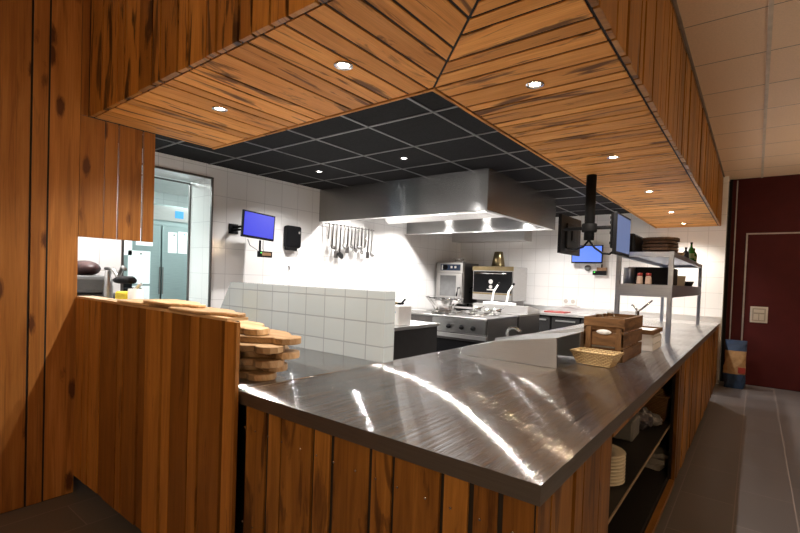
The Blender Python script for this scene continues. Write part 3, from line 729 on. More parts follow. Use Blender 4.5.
# utensils rail
t = thing('utensil_rail', 'thin steel hanging rail on the tiled wall under the hood', 'rail', (XK,4.78,2.08))
part('rail', 'chrome', t, lambda m: m.tube([(XK+.07,4.28,2.07),(XK+.07,5.28,2.07)], .006))
for y in (4.30,5.26): part('bracket', 'chrome', t, lambda m: m.tube([(XK+.002,y,2.07),(XK+.068,y,2.07)], .006))
kinds = ['whisk','ladle','spatula','skimmer','ladle','spatula','spoon','skimmer','ladle','spoon','tongs','fork','ladle']
pos = ['first from the left','second from the left','third from the left','fourth from the left','fifth from the left','sixth from the left','in the middle of the row','sixth from the right','fifth from the right','fourth from the right','third from the right','second from the right','last on the right']
for i, k in enumerate(kinds):
    y = 4.33+i*.073; x = XK+.083+.0*(i%2); L = (.20,.30,.36,.38,.27,.28,.24,.30,.26,.31,.27,.33,.36)[i]
    t = thing('kitchen_'+k, 'steel %s hanging on the wall rail, %s' % (k, pos[i]), k, (x,y,2.06), 'utensils on the rail')
    z0 = 2.062
    part('handle', 'steel_dark' if i % 2 else 'steel', t, lambda m: (m.tube([(x,y,z0+.012),(x+.012,y,z0+.016),(x+.014,y,z0-.02),(x+.006,y,z0-L*.5),(x,y,z0-L)], .0115, 6)))
    m = MB()
    if k == 'ladle':
        r = .044+.003*(i%3); m.lathe([(.001,-r*.8),(r*.6,-r*.62),(r*.92,-r*.25),(r,0),(r*.93,0),(r*.85,-r*.25),(r*.5,-r*.55),(.001,-r*.7)], (x+.03,y,z0-L), 16, Matrix.Rotation(.7,3,'Y'))
        m.build('bowl', 'steel_dark' if i % 2 else 'steel', t)
    elif k == 'skimmer':
        m.lathe([(.001,-.012),(.035,-.008),(.055,0),(.053,.003),(.033,-.004),(.001,-.008)], (x+.02,y,z0-L-.03), 18, Matrix.Rotation(1.2,3,'Y')); m.build('disc', 'black_matt' if i==3 else 'steel', t)
    elif k in ('spatula','fork'):
        m.box(x-.003,x+.003,y-.035,y+.035,z0-L-.09,z0-L+.005); m.build('blade', 'steel_dark', t)
    elif k == 'spoon':
        m.lathe([(.001,-.01),(.025,-.006),(.034,.002),(.03,.003),(.001,-.004)], (x+.012,y,z0-L-.03), 14, Matrix.Rotation(1.35,3,'Y')); m.build('bowl', 'chrome', t)
    elif k == 'whisk':
        for a in range(4):
            ca, sa = math.cos(a*PI/4), math.sin(a*PI/4)
            m.tube([(x+.03*math.sin(q*PI/6)*ca*(1 if q<=6 else -1)*(1 if q<=6 else 1) if q<=6 else x, y+.03*math.sin(q*PI/6)*sa, z0-L-.12*(1-math.cos(q*PI/6))/2) for q in range(7)], .002, 5)
        m.build('wires', 'chrome', t)
    else:
        m.tube([(x+.01,y+.02,z0-.05),(x+.005,y+.03,z0-L*.6),(x,y+.01,z0-L)], .006, 6); m.build('second_arm', 'chrome', t)

# wall monitor + scale display on the left
def monitor(name, label, c, R, w, h, screen, group='kitchen order monitors', text=True):
    """screen faces local -Y; c = centre"""
    t = thing(name, label, 'monitor', c, group); t['_local'] = 1
    m = MB(); m.bbox(-w/2,w/2,-.012,.016,-h/2,h/2,.004,2); m.build('casing', 'black', t)
    m = MB(); m.box(-w/2+.016,w/2-.016,-.0135,-.0121,-h/2+.024,h/2-.016); s = m.build('screen', screen, t)
    if text:
        m = MB(); m.box(-w*.42,-w*.18,-.0146,-.0137,h*.36,h*.385); m.box(-w*.1,w*.05,-.0146,-.0137,h*.34,h*.36); m.box(w*.2,w*.42,-.0146,-.0137,h*.36,h*.385)
        m.build('screen_header', 'screen_text', s)
    m = MB(); m.bbox(-w*.28,w*.28,.017,.035,-h*.36,h*.3,.006,2); m.build('back_cover', 'black_matt', t)
    m = MB(); m.box(-.05,.05,.036,.046,-.05,.05); m.build('mount_plate', 'black', t)
    t.rotation_euler = R; del t['_local']
    return t
t = monitor('wall_monitor', 'blue-lit monitor on an arm on the left tiled wall', (-4.37,3.03,1.885), (0,.05,PI/2+.06), .43, .29, 'screen_blue')
t = thing('wall_bracket', 'black swivel arm holding the monitor to the left tiled wall', 'bracket', (XK,2.94,1.86))
part('wall_plate', 'black', t, lambda m: m.box(XK+.001,XK+.02,2.88,2.99,1.80,1.91))
part('arm', 'black', t, lambda m: (m.tube([(XK+.02,2.935,1.875),(XK+.13,2.93,1.875),(XK+.29,3.0,1.885)], .014), m.tube([(XK+.02,2.935,1.84),(XK+.13,2.93,1.84),(XK+.29,3.0,1.87)], .012)))
t = thing('scale_display', 'small black scale display on a stem below the left wall monitor', 'display', (-4.42,3.17,1.57))
part('display_box', 'black', t, lambda m: m.bbox(-4.46,-4.42,3.08,3.26,1.545,1.615,.006,2))
part('display_face', 'display', t, lambda m: m.box(-4.4195,-4.418,3.12,3.24,1.565,1.6))
part('indicator', 'green_led', t, lambda m: m.box(-4.4195,-4.4165,3.10,3.115,1.59,1.60))
part('stem', 'black', t, lambda m: m.box(-4.45,-4.435,3.095,3.115,1.6155,1.735))
for k in range(2): part('cable', 'grey_plastic', t, lambda m: m.tube([(-4.45,2.95+k*.2,1.735),(-4.45,2.98+k*.17,1.67-.03*k),(-4.46,3.09+k*.08,1.62)], .004, 6))

t = thing('paper_towel_dispenser', 'black paper towel dispenser on the left tiled wall', 'dispenser', (XK,3.74,1.65))
part('body', 'black', t, lambda m: m.bbox(XK+.002,XK+.095,3.63,3.86,1.70,1.975,.028,3))
part('outlet', 'black_matt', t, lambda m: m.bbox(XK+.004,XK+.085,3.65,3.84,1.665,1.71,.015,2))
part('badge', 'steel_light', t, lambda m: m.box(XK+.0955,XK+.097,3.80,3.825,1.88,1.905))
part('towel_tip', 'paper', t, lambda m: m.prism([(XK+.06,3.79,1.69),(XK+.06,3.84,1.70),(XK+.06,3.80,1.655)], (.03,0,0)))
m = MB(); m.tube([(XK+.002,3.73,1.465),(XK+.02,3.73,1.46),(XK+.022,3.73,1.42)], .007, 6); single('wall_hook', m, 'steel_dark', 'tiny hook on the tiles under the towel dispenser', 'hook', (XK,3.73,1.44))

# low cabinet at the left aisle
t = thing('low_cabinet', 'dark low kitchen cabinet with steel top behind the tiled partition', 'cabinet', (-3.05,3.4,0))
part('body', 'anthracite', t, lambda m: m.box(-3.6,-2.655,2.4,4.08,.08,.868))
part('top', 'steel_light', t, lambda m: m.box(-3.62,-2.64,2.38,4.10,.869,.9))
part('plinth', 'black_matt', t, lambda m: m.box(-3.56,-2.70,2.44,4.04,0,.08))
t = thing('plastic_tub', 'square white plastic tub with small print on the dark cabinet', 'tub', (-2.78,3.55,.9))
x0,x1,y0,y1 = -2.90,-2.69,3.46,3.66
m = MB(); m.bbox(x0,x1,y0,y1,.902,1.10,.012,2); m.build('body', 'white_plastic', t)
m = MB(); m.box(-2.83,-2.81,y0-.001,y0+.0,1.03,1.036); m.box(-2.78,-2.765,y0-.001,y0,1.03,1.037); m.build('red_print', 'redp', t)
m = MB(); m.box(-2.80,-2.787,y0-.001,y0,1.03,1.038); m.box(-2.75,-2.735,y0-.001,y0,1.03,1.038); m.build('blue_print', 'orange_sticker', t)
t = thing('tongs', 'tongs and brushes lying on top of the white tub', 'tongs', (-2.8,3.56,1.1))
part('arm', 'black', t, lambda m: (m.tube([(-2.88,3.56,1.108),(-2.72,3.56,1.115)], .012), m.tube([(-2.74,3.56,1.12),(-2.70,3.56,1.16)], .009)))
part('brush', 'brass', t, lambda m: m.bbox(-2.88,-2.78,3.52,3.55,1.102,1.128,.006,1))

# cooking island
t = thing('cooking_range', 'stainless steel gas cooking range with black knobs in the kitchen', 'cooker', (-3.3,5.4,0))
part('body', 'steel_dark', t, lambda m: m.box(-4.1,-2.5,4.93,5.78,.1,.885))
part('hob_top', 'steel', t, lambda m: m.bbox(-4.12,-2.49,4.9,5.79,.886,.915,.006,1))
part('control_panel', 'steel', t, lambda m: m.box(-3.27,-2.51,4.905,4.928,.71,.885))
part('panel_lip', 'steel_light', t, lambda m: m.box(-3.3,-2.49,4.87,4.928,.655,.70))
for x in (-3.02,-2.835,-2.675):
    k = part('knob', 'black', t, lambda m: m.lathe([(.03,0),(.03,.012),(.02,.018),(.018,.04),(.001,.042)], (x,4.904,.785), 16, Matrix.Rotation(PI/2,3,'X')))
m = MB(); m.box(-3.22,-2.58,4.915,4.929,.12,.62); m.build('oven_door', 'black', t)
part('side_panel', 'steel', t, lambda m: m.box(-2.499,-2.494,4.93,5.78,.1,.884))
for (x, y) in ((-3.4,5.15),(-2.75,5.15),(-3.1,5.15),(-2.75,5.55),(-3.1,5.55),(-3.45,5.55)):
    m = MB(); m.lathe([(.10,.001),(.10,.012),(.085,.012),(.085,.004),(.04,.006),(.04,.02),(.001,.022)], (x,y,.9155), 18)
    for a in range(4): m.rbox((x+.08*math.cos(a*PI/2+.78), y+.08*math.sin(a*PI/2+.78), .9155+.022), (.08,.012,.02), rotz(a*PI/2+.78))
    m.build('burner', 'steel', t)
t = thing('fluted_pan', 'shiny fluted metal bowl on the front left of the range', 'bowl', (-3.24,5.12,.948))
m = MB(); m.lathe([(.10,0),(.115,.01),(.15,.08),(.215,.15),(.235,.165),(.225,.168),(.14,.085),(.10,.015),(.001,.012)], (-3.24,5.12,.95), 48, None, .05, 12); m.build('bowl', 'chrome', t)
for s in (-1,1): m = MB(); m.tube([(-3.24+s*.21,5.08,1.10),(-3.24+s*.27,5.09,1.125),(-3.24+s*.27,5.15,1.125),(-3.24+s*.21,5.16,1.10)], .007, 6); m.build('handle', 'chrome', t)
for (x,y,h,l) in ((-2.98,5.56,.05,'small steel pan on the middle of the range'),(-2.62,5.42,.06,'small steel pan on the right corner of the range'),(-2.80,5.52,.035,'low steel pan between the two others on the range')):
    m = MB(); m.lathe([(.05,0),(.055,h),(.05,h),(.046,.006),(.001,.006)], (x,y,.954), 18); m.tube([(x+.052,y,.954+h*.8),(x+.11,y-.03,.954+h+.02)], .006, 6); single('small_pan', m, 'chrome', l, 'pan', (x,y,.954))
m = MB(); m.box(-4.05,-3.32,4.97,5.03,.918,.945); m.mi = 1; m.box(-4.06,-4.03,4.96,5.04,.92,.95); single('griddle_bar', m, ['steel_light','redp'], 'long flat steel bar with red tip on the left of the range', 'bar', (-3.7,5,.918))
# fryer block
t = thing('deep_fryer', 'stainless deep fryer block behind the gas range', 'fryer', (-2.9,6.1,0))
part('body', 'steel_dark', t, lambda m: m.box(-3.35,-2.47,5.80,6.5,.08,.90))
part('top', 'steel', t, lambda m: m.box(-3.36,-2.46,5.795,6.51,.90,.925))
part('splash_box', 'steel_light', t, lambda m: m.prism([(-2.47,6.05,.926),(-2.47,6.5,.926),(-2.47,6.5,.97),(-2.47,6.15,1.03),(-2.47,6.05,1.03)], (-.85,0,0)))
for x, l in ((-3.03,'left'),(-2.80,'right')):
    f = thing('fryer_basket', '%s fryer basket with white rim and raised angled handle' % l, 'fryer basket', (x,6.2,1.03), 'fryer baskets')
    part('rim', 'white_plastic', f, lambda m: m.box(x-.11,x+.105,6.02,6.18,1.032,1.065))
    part('handle', 'white_plastic', f, lambda m: m.tube([(x-.01,6.10,1.066),(x+.02,6.10,1.22),(x+.08,6.10,1.315)], [.016,.016,.013]))
    part('grip_tip', 'black', f, lambda m: m.tube([(x+.081,6.10,1.317),(x+.10,6.10,1.345)], .016))

# back counter with drawers of under-counter fridges
t = thing('back_counter', 'steel-topped back counter with dark fridge doors along the back wall', 'counter', (-2.5,7.6,0))
part('top', 'steel_light', t, lambda m: m.box(XK+.01,-.39,7.3,YB-.002,.845,.88))
part('backsplash', 'steel_light', t, lambda m: m.box(XK+.01,-.385,YB-.03,YB-.003,.881,.965))
part('body', 'black_matt', t, lambda m: m.box(XK+.01,-.42,7.36,YB-.01,.08,.844))
part('end_panel', 'plank_front', t, lambda m: m.box(-.419,-.40,7.33,YB-.01,.02,.844))
for i in range(6):
    x1 = -2.15-.46*(i-1); x0 = x1-.43
    d = part('fridge_door', 'anthracite', t, lambda m: m.bbox(x0,x1,7.335,7.359,.30,.825,.006,1))
    part('door_handle', 'steel_light', d, lambda m: m.bbox(x0+.06,x1-.06,7.318,7.334,.755,.78,.004,1))
m = MB(); m.bbox(-2.78,-2.43,7.5,7.8,.8815,.90,.006,2); single('red_cutting_board', m, 'redp', 'flat red cutting board on the back counter', 'cutting board', (-2.7,7.65,.8815))
for x, mt, l in ((-3.08,'orange_sticker','small blue-topped pot on the back counter near the charcoal oven'),(-2.97,'black','small black pot on the back counter beside the red board')):
    m = MB(); m.lathe([(.04,0),(.045,.035),(.001,.037)], (x,7.55,.881), 14); single('small_tub', m, mt, l, 'tub', (x,7.55,.881))
m = MB()
t = thing('socket_plate', 'double white wall socket on the back tiles above the counter', 'socket', (-2.51,YB,1.05))
part('plate', 'white_plastic', t, lambda m: m.bbox(-2.63,-2.40,YB-.03,YB-.001,1.0,1.13,.008,2))
for x in (-2.575,-2.455): part('outlet', 'linen', t, lambda m: m.lathe([(.001,0),(.035,.001),(.035,.004)], (x,YB-.0305,1.065), 16, Matrix.Rotation(PI/2,3,'X')))
t = thing('wall_outlet', 'small white outlet low on the back tiles right of the socket plate', 'socket', (-2.37,YB,.99))
part('plate', 'white_plastic', t, lambda m: m.box(-2.39,-2.35,YB-.02,YB-.001,.975,1.02))

# combi oven
t = thing('combi_oven', 'small steel combi oven with control panel on the back counter', 'oven', (-4.38,7.3,.88))
ox0,ox1,oy0,oy1 = -4.66,-4.09,7.05,7.62
for x in (ox0+.04,ox1-.04):
    for y in (7.34,oy1-.04): part('foot', 'black', t, lambda m: m.lathe([(.02,0),(.025,.059)], (x,y,.881), 12))
part('body', 'steel', t, lambda m: m.bbox(ox0,ox1,oy0+.03,oy1,.941,1.675,.008,2))
part('side_cover', 'steel_dark', t, lambda m: m.box(ox1+.0005,ox1+.006,oy0+.05,oy1-.01,.95,1.665))
p = part('control_panel', 'steel', t, lambda m: m.bbox(ox0+.005,ox1-.005,oy0+.005,oy0+.029,1.50,1.67,.004,1))
part('display', 'bluep', p, lambda m: m.box(ox0+.10,ox1-.06,oy0+.001,oy0+.0045,1.53,1.64))
part('dial', 'black', p, lambda m: m.lathe([(.05,0),(.045,.02),(.001,.022)], (ox0+.20,oy0+.0005,1.585), 18, Matrix.Rotation(PI/2,3,'X')))
part('dial_plate', 'white_plastic', p, lambda m: m.box(ox0+.12,ox0+.145,oy0-.0005,oy0+.0008,1.54,1.63))
part('button_row', 'white_plastic', p, lambda m: (m.box(ox0+.31,ox0+.35,oy0-.001,oy0+.0008,1.57,1.61), m.box(ox0+.39,ox0+.43,oy0-.001,oy0+.0008,1.57,1.61)))
d = part('door', 'steel', t, lambda m: m.bbox(ox0+.01,ox1-.01,oy0,oy0+.029,.96,1.485,.006,1))
part('window', 'grey_plastic', d, lambda m: m.bbox(ox0+.09,ox1-.15,oy0-.004,oy0-.0005,1.06,1.44,.03,2) if False else m.box(ox0+.10,ox1-.14,oy0-.004,oy0-.0005,1.07,1.44))
part('handle', 'black', d, lambda m: m.tube([(ox1-.06,oy0-.001,1.22),(ox1-.06,oy0-.05,1.23),(ox1-.075,oy0-.06,1.12),(ox1-.09,oy0-.05,1.08)], .014))
part('red_badge', 'redp', d, lambda m: m.box(ox1-.13,ox1-.05,oy0-.002,oy0-.0003,.985,1.0))
m = MB(); m.box(-4.48,-4.25,7.3,7.45,1.677,1.70); m.box(-4.46,-4.27,7.31,7.44,1.745,1.76)
for x in (-4.45,-4.28): m.tube([(x,7.37,1.70),(x,7.37,1.745)], .01, 6)
single('wire_stand', m, 'steel', 'low wire stand on top of the combi oven', 'stand', (-4.37,7.37,1.677))
# charcoal oven
t = thing('charcoal_oven', 'charcoal oven with black drop-down door and round white emblem', 'oven', (-3.6,7.5,.88))
cx0,cx1,cy0,cy1 = -3.97,-3.21,7.2,7.78
part('stand', 'steel_dark', t, lambda m: m.box(cx0+.03,cx1-.03,7.32,cy1-.03,.881,1.03))
part('body', 'steel', t, lambda m: m.bbox(cx0,cx1,cy0,cy1,1.03,1.62,.006,1))
part('top_rim', 'brass', t, lambda m: m.box(cx0-.004,cx1+.004,cy0-.022,cy0-.001,1.545,1.615))
d = part('door', 'black', t, lambda m: m.bbox(cx0+.02,cx1-.02,cy0-.02,cy0-.001,1.165,1.53,.005,1))
part('door_handle', 'chrome', d, lambda m: m.tube([(cx0+.05,cy0-.05,1.495),(cx1-.10,cy0-.05,1.495)], .018))
part('emblem', 'steel_light', d, lambda m: (m.lathe([(.001,0),(.04,.001),(.04,.004)], (-3.61,cy0-.0205,1.355), 18, Matrix.Rotation(PI/2,3,'X')), m.lathe([(.001,0),(.032,.001),(.032,.004)], (-3.61,cy0-.0205,1.265), 18, Matrix.Rotation(PI/2,3,'X')), m.box(-3.68,-3.54,cy0-.0225,cy0-.0203,1.205,1.225)))
part('door_sill', 'brass', t, lambda m: m.box(cx0+.02,cx1-.02,cy0-.03,cy0-.001,1.135,1.16))
part('ash_drawer', 'steel', t, lambda m: m.box(cx0+.02,cx1-.02,cy0-.02,cy0-.001,1.04,1.125))
part('side_lever', 'black', t, lambda m: m.tube([(cx0-.001,cy0+.02,1.24),(cx0-.04,cy0-.02,1.22),(cx0-.04,cy0-.04,1.14)], .012))
m = MB(); m.lathe([(.10,0),(.115,.003),(.07,.26),(.065,.262),(.09,.01),(.001,.008)], (-3.60,7.42,1.6215), 24, None, .07, 8)
single('fluted_cone', m, 'brass', 'fluted brass cone standing upside down on the charcoal oven', 'cone', (-3.6,7.42,1.6215))

# ------------------------------------------------------------------ ceiling pole with two monitors, wall monitor at back
t = thing('ceiling_pole_mount', 'black ceiling pole with side arms carrying two monitors above the bar', 'mount', (-1.1,3.95,ZS))
part('pole', 'black_matt', t, lambda m: m.tube([(-1.11,3.95,ZS-.001),(-1.11,3.95,1.735)], .04, 20))
part('clamp', 'black_matt', t, lambda m: m.lathe([(.055,1.80),(.06,1.81),(.06,1.86),(.055,1.87)], (-1.11,3.95,0), 20))
part('arm', 'black_matt', t, lambda m: m.tube([(-1.33,4.0,1.835),(-1.24,3.97,1.835),(-1.1,3.95,1.835),(-.98,3.95,1.835),(-.925,3.95,1.835)], .016))
part('cable', 'black', t, lambda m: m.tube([(-1.11,3.95,1.733),(-1.06,3.95,1.67),(-1.0,3.96,1.625),(-.95,3.97,1.62),(-.90,3.98,1.66)], .009, 6))
part('cable', 'black', t, lambda m: m.tube([(-1.11,3.95,1.733),(-1.16,3.97,1.68),(-1.24,4.0,1.66),(-1.33,4.1,1.68)], .009, 6))
monitor('pole_monitor', 'monitor on the ceiling pole seen from behind, facing the kitchen', (-1.385,4.31,1.81), (0,0,-PI/2-.03), .52, .345, 'screen_pale')
t2 = monitor('pole_monitor', 'monitor on the ceiling pole with its grey-blue screen toward the room', (-.86,3.96,1.765), (0,0,PI/2), .47, .32, 'screen_grey', text=False)
m = MB()
m.bbox(-.918,-.908,3.83,4.07,1.66,1.93,.004,1)
for z in (1.70,1.78,1.86,1.90): m.lathe([(.012,0),(.012,.008)], (-.917,3.85,z), 10, Matrix.Rotation(-PI/2,3,'Y'))
single('monitor_bracket', m, 'black_matt', 'black slotted bracket between pole arm and right monitor', 'bracket', (-.91,3.95,1.66))
monitor('wall_monitor', 'monitor with pale blue screen low on the back tiled wall', (-2.24,YB-.10,1.865), (0,0,0), .50, .30, 'screen_pale')
m = MB(); m.box(-2.28,-2.20,YB-.05,YB-.001,1.83,1.92); single('monitor_wall_bracket', m, 'black', 'black bracket behind the back wall monitor', 'bracket', (-2.24,YB-.03,1.83))
t = thing('scale_display', 'small scale display with brown top under the back wall monitor', 'display', (-2.05,YB,1.52))
part('display_box', 'black', t, lambda m: m.bbox(-2.15,-1.94,YB-.06,YB-.002,1.525,1.595,.006,1))
part('brown_top', 'display', t, lambda m: m.box(-2.09,-1.94,YB-.055,YB-.003,1.596,1.65))
part('indicator', 'green_led', t, lambda m: m.box(-2.13,-2.11,YB-.062,YB-.0602,1.565,1.58))
part('stem', 'black', t, lambda m: m.box(-2.03,-2.01,YB-.02,YB-.002,1.651,1.705))
m = MB(); m.lathe([(.001,0),(.05,.002),(.05,.03),(.001,.032)], (-2.24,YB-.002,1.64), 18, Matrix.Rotation(PI/2,3,'X')); single('round_holder', m, 'grey_plastic', 'round grey holder on the back tiles under the wall monitor', 'holder', (-2.24,YB,1.64))

# ------------------------------------------------------------------ things behind the half wall on the left
t = thing('meat_slicer', 'grey meat slicer with a dark cured ham behind the half wall', 'slicer', (-4.15,1.4,CT))
part('base', 'steel_dark', t, lambda m: m.bbox(-4.6,-4.09,1.18,1.58,CT+.002,CT+.24,.03,2))
part('motor_housing', 'grey_plastic', t, lambda m: m.bbox(-4.55,-4.10,1.2,1.5,CT+.241,CT+.38,.03,2))
m = MB(); m.lathe([(.001,0),(.13,.004),(.135,.01),(.001,.02)], (-4.25,1.165,CT+.3), 28, Matrix.Rotation(PI/2,3,'X')); m.build('blade', 'chrome', t)
part('guard', 'black', t, lambda m: m.tube([(-4.5,1.16,CT+.30),(-4.2,1.15,CT+.37),(-4.08,1.15,CT+.43)], .014))
m = MB(); bmesh.ops.create_icosphere(m.bm, subdivisions=3, radius=.1)
for v in m.bm.verts: v.co = Vector((v.co.x*2.4-4.37, v.co.y*1.1+1.36, v.co.z*.62*(1+.08*math.sin(v.co.x*40))+CT+.435))
m._fin(list(m.bm.faces),None,True); m.proj(list(m.bm.faces)); m.build('cured_ham', 'meat', t)
t = thing('rinse_tap', 'upright steel rinse tap with black hand grip behind the half wall', 'tap', (-3.92,1.45,CT))
part('post', 'steel', t, lambda m: m.lathe([(.036,.001),(.036,.30),(.03,.32),(.022,.42),(.001,.43)], (-4.0,1.42,CT), 18))
part('hoop', 'steel', t, lambda m: m.tube([(-4.05,1.42,CT+.44),(-3.95,1.43,CT+.44),(-3.90,1.44,CT+.40),(-3.86,1.44,CT+.36),(-3.83,1.44,CT+.41),(-3.76,1.43,CT+.455),(-3.68,1.42,CT+.44)], .014))
part('grip', 'black', t, lambda m: m.tube([(-3.80,1.40,CT+.355),(-3.74,1.40,CT+.36),(-3.52,1.40,CT+.365),(-3.48,1.40,CT+.36)], [.02,.028,.028,.02], 14))
part('hose', 'steel_light', t, lambda m: m.tube([(-3.80,1.42,CT+.20),(-3.66,1.42,CT+.25),(-3.50,1.42,CT+.30),(-3.42,1.42,CT+.34)], .014))
m = MB(); m.bbox(-3.54,-3.36,1.30,1.38,CT+.002,CT+.285,.01,1); single('yellow_sponge_box', m, 'yellow', 'yellow box behind the half wall right of the tap', 'box', (-3.45,1.34,CT))
m = MB(); m.bbox(-3.55,-3.46,1.06,1.12,CT+.268,CT+.285,.004,1)
for v in m.bm.verts: v.co += Vector((-.0,.0,0))
m.bm.free()
m = MB(); m.lathe([(.042,0),(.045,.315),(.041,.315),(.038,.01),(.001,.01)], (-3.15,1.28,CT+.002), 20); single('white_cylinder', m, 'white_plastic', 'white cylindrical cup behind the half wall', 'cup', (-3.15,1.28,CT+.002))
m = MB(); m.box(XK+.002,XK+.02,1.25,1.42,1.30,1.75); single('wall_panel', m, 'grey_plastic', 'grey upright panel on the tiles behind the slicer', 'panel', (XK,1.33,1.3))

# ------------------------------------------------------------------ room beyond the doorway
mb = MB(); mb.box(-8.3,-8.2,.2,5.2,0,2.7); struct(mb.build('wall_next_room_far', 'tile_room'))
mb = MB(); mb.box(-8.2,-5.2,5.1,5.2,0,2.7); struct(mb.build('wall_next_room_back', 'tile_room'))
mb = MB(); mb.box(-8.2,-5.2,.2,.3,0,2.7); struct(mb.build('wall_next_room_front', 'tile_room'))
mb = MB(); mb.box(-8.3,-5.1,.2,5.2,2.7,2.75); struct(mb.build('ceiling_next_room', 'white_plastic'))
t = thing('ceiling_light_panel', 'bright white ceiling light panel in the room beyond the doorway', 'lamp', (-6.2,1.7,2.69))
part('frame', 'white_plastic', t, lambda m: m.box(-6.55,-5.85,1.05,2.35,2.66,2.699))
part('diffuser', 'lamp_panel', t, lambda m: m.box(-6.52,-5.88,1.08,2.32,2.652,2.659))
t = thing('ceiling_light_panel', 'added unseen light panel deeper in the room beyond the doorway', 'lamp', (-6.3,4.3,2.69))  # added out of sight to brighten the next room
part('frame', 'white_plastic', t, lambda m: m.box(-6.65,-5.95,3.65,4.95,2.66,2.699))
part('diffuser', 'lamp_panel', t, lambda m: m.box(-6.62,-5.98,3.68,4.92,2.652,2.659))
t = thing('upright_fridge', 'tall two-door steel fridge with notes beyond the doorway', 'fridge', (-7.4,3.2,0))
part('plinth', 'black_matt', t, lambda m: m.box(-7.7,-7.06,2.58,3.77,0,.119))
part('body', 'fridge_steel', t, lambda m: m.box(-7.75,-7.02,2.55,3.80,.12,2.33))
for (a,b) in ((2.56,3.17),(3.19,3.79)):
    d = part('door', 'fridge_steel', t, lambda m: m.bbox(-7.018,-6.98,a,b,.15,2.02,.006,1))
    part('handle', 'steel_dark', d, lambda m: m.box(-6.979,-6.97,b-.02 if a<3 else a+.004,b-.004 if a<3 else a+.02,1.0,1.4))
part('top_panel', 'steel', t, lambda m: m.box(-7.018,-6.99,2.56,3.79,2.10,2.31))
part('sticker', 'orange_sticker', t, lambda m: m.box(-6.989,-6.987,3.37,3.50,2.15,2.26))
for (y0,y1,z0,z1,l) in ((2.63,2.77,1.55,1.92,'narrow white note near the left edge of the far fridge door'),(2.82,3.05,1.70,1.95,'white note at the top of the left fridge door'),(2.72,3.02,1.15,1.62,'large white note in the middle of the left fridge door'),(2.72,3.02,.72,1.12,'lowest white note on the left fridge door'),(3.27,3.40,1.62,1.93,'left white note on the right fridge door'),(3.42,3.56,1.62,1.95,'right white note on the right fridge door'),(2.72,2.83,2.035,2.3,'white note on the left end of the fridge top panel')):
    t = thing('paper_note', l, 'paper', (-6.977,(y0+y1)/2,z0), 'notes on the fridge')
    if z1 > 2: x = -6.985
    else: x = -6.976
    part('sheet', 'paper', t, lambda m: m.box(x-.001,x+.001,y0,y1,z0,z1))
    part('magnet', 'orange_sticker' if y0 in (3.42,2.63) else 'black', t, lambda m: m.box(x+.0012,x+.006,(y0+y1)/2+.01,(y0+y1)/2+.03,z1-.05,z1-.03))
t = thing('steel_bench', 'steel bench with dark kitchen gear seen through the doorway', 'bench', (-6.3,1.9,0))
part('top', 'steel', t, lambda m: m.box(-6.7,-5.9,.9,2.66,.86,.9))
for x in (-6.68,-5.95):
    for y in (.92,2.6): part('leg', 'steel', t, lambda m: m.box(x,x+.03,y,y+.03,0,.86))
t = thing('wall_shelf', 'white wall shelf unit beyond the doorway above the dark gear', 'shelf', (-8.1,2.6,1.6))
part('board', 'steel_light', t, lambda m: m.box(-8.19,-7.85,1.9,2.5,1.68,1.71)); part('bracket', 'steel_light', t, lambda m: m.box(-8.19,-7.9,2.18,2.2,1.58,1.679))
m = MB(); m.bbox(-6.5,-6.2,2.30,2.60,.902,1.12,.02,2); m.bbox(-6.42,-6.25,2.34,2.5,1.1,1.24,.02,2); single('mixer_machine', m, 'black', 'dark countertop machine on the bench beyond the doorway', 'machine', (-6.35,2.45,.902))
m = MB(); m.box(-8.198,-8.19,2.2,2.30,1.85,1.92); m.mi = 1; m.box(-8.198,-8.189,2.2,2.42,1.4,1.84); single('notice', m, ['redp','paper'], 'white notice with red head on the far wall beyond the doorway', 'notice', (-8.19,2.3,1.4))

# ------------------------------------------------------------------ lamps
def light(name, kind, loc, energy, col, size=.03, rot=(0,0,0), spot=None, sy=None, blend=.5):
    L = bpy.data.lights.new(name, kind); L.energy = energy; L.color = col
    if kind == 'AREA':
        L.size = size
        if sy: L.shape = 'RECTANGLE'; L.size_y = sy
    else: L.shadow_soft_size = size
    if spot: L.spot_size = math.radians(spot); L.spot_blend = blend
    o = bpy.data.objects.new(name, L); COL.objects.link(o); o.location = loc; o.rotation_euler = rot; return o
WARM = (1,.93,.83); NEUT = (1,.965,.93); COOL = (.86,1,.97)
def downlight(x, y, z, label, group, mat='lamp_warm', r=.027):
    t = thing('recessed_downlight', label, 'lamp', (x,y,z), group)
    m = MB(); m.lathe([(r,-.001),(r+.014,-.002),(r+.014,-.006),(r,-.005)], (x,y,z), 24, cap=False); m.build('ring', 'chrome', t)
    m = MB(); m.lathe([(.001,-.0025),(r-.003,-.0025),(r-.003,-.001)], (x,y,z), 24); m.build('bulb', mat, t)
soff = [(-2.38,1.38,'leftmost downlight in the front leg of the plank soffit'),(-1.43,1.39,'second downlight in the front leg of the plank soffit'),(-.83,2.01,'nearest downlight in the right leg of the plank soffit'),(-.83,3.45,'second downlight along the right leg of the soffit'),(-.84,4.87,'third downlight along the right leg of the soffit'),(-.84,6.32,'fourth downlight along the right leg of the soffit'),(-.84,7.51,'farthest downlight along the right leg of the soffit')]
for x, y, l in soff:
    downlight(x, y, ZS, l, 'soffit downlights')
    light('downlight_beam', 'SPOT', (x,y,ZS-.02), 50, WARM, .014, (0,0,0), 140, blend=.8)
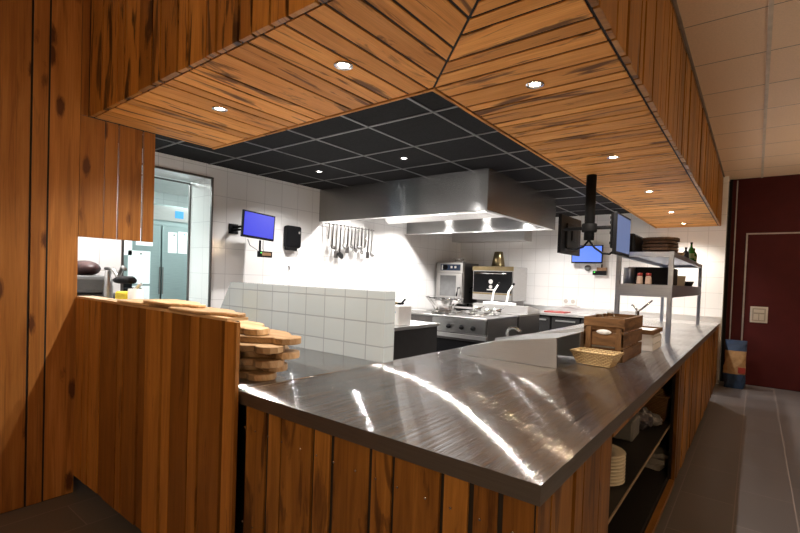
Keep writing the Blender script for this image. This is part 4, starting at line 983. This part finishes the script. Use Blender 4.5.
for x, y, l in ((-4.2,1.45,'added hidden downlight above the meat slicer, behind the hanging boards'),(-3.90,3.47,'left downlight in the black kitchen ceiling'),(-2.73,3.50,'right downlight in the black kitchen ceiling'),(-2.66,6.95,'added hidden downlight behind the extractor hood'),(-1.55,5.4,'added downlight between hood and plank soffit')):  # slicer, behind-hood and hood-to-soffit lights are added to brighten the kitchen
    downlight(x, y, ZK-.001, l, 'black ceiling downlights', 'lamp_cool')
    light('kitchen_beam', 'SPOT', (x,y,ZK-.03), 90 if y < 4 else 105, NEUT, .025, (0,0,0), 140, blend=.8)
for x in (-4.1,-3.4,-2.72):
    light('hood_beam', 'SPOT', (x,4.56,HZ+.235), 27, NEUT, .03, (0,0,0), 165, blend=.25)
    light('hood_beam', 'SPOT', (x,5.85,HZ+.235), 62, NEUT, .03, (0,0,0), 146, blend=.45)
light('next_room_panel', 'AREA', (-6.2,1.7,2.645), 38, COOL, .64, (0,0,0), sy=1.24)
light('next_room_panel', 'AREA', (-6.3,4.3,2.645), 24, COOL, .64, (0,0,0), sy=1.24)  # light of the added hidden panel
for x, y, z, pl in ((-1.2,-1.8,1.9,'behind the viewer on the left'),(1.0,-1.0,1.9,'behind the viewer on the right'),(2.9,2.4,1.9,'over the right side of the dining room'),(1.9,6.5,2.0,'far right near the red wall')):  # unseen lamps added to throw warm light on ceiling, planks and soffit
    t = thing('added_pendant', 'added out-of-view bare bulb pendant hanging ' + pl, 'lamp', (x,y,z), 'added dining room pendants')
    part('cord', 'black', t, lambda m: m.tube([(x,y,z+.16),(x,y,ZC-.02)], .004, 6))
    part('ceiling_rose', 'black', t, lambda m: m.lathe([(.05,-.001),(.05,-.02),(.01,-.03)], (x,y,ZC), 16))
    part('socket', 'black', t, lambda m: m.lathe([(.02,.07),(.024,.08),(.024,.15),(.006,.165)], (x,y,z), 14))
    part('bulb', 'bulb_glow', t, lambda m: m.lathe([(.001,-.055)]+[(.06*math.cos(a*PI/10), .06*math.sin(a*PI/10)) for a in range(-4,4)]+[(.02,.069)], (x,y,z), 16))

# ------------------------------------------------------------------ world, camera, view
w = bpy.data.worlds.new('World'); scene.world = w; w.use_nodes = True
bgn = w.node_tree.nodes['Background']; bgn.inputs['Color'].default_value = (1,.75,.5,1); bgn.inputs['Strength'].default_value = .03

cam = bpy.data.cameras.new('camera'); co = bpy.data.objects.new('camera', cam); COL.objects.link(co); scene.camera = co
F, yaw, pitch, roll, cy = 457.352, .6613, -.0226, .0352, 21.3735
f = Vector((-math.sin(yaw)*math.cos(pitch), math.cos(yaw)*math.cos(pitch), math.sin(pitch))); r = Vector((math.cos(yaw), math.sin(yaw), 0)); u = r.cross(f)
r2 = r*math.cos(roll)+u*math.sin(roll); u2 = -r*math.sin(roll)+u*math.cos(roll)
mw = Matrix((( r2.x,u2.x,-f.x,0),(r2.y,u2.y,-f.y,0),(r2.z,u2.z,-f.z,EYE),(0,0,0,1)))
co.matrix_world = mw
cam.sensor_width = 36; cam.lens = F*36/800; cam.shift_y = cy/800; cam.clip_start = .05
vs = scene.view_settings; vs.view_transform = 'Standard'; vs.look = 'None'; vs.gamma = 1; vs.exposure = .55
for o in list(scene.objects):
    if '_local' in o: del o['_local']
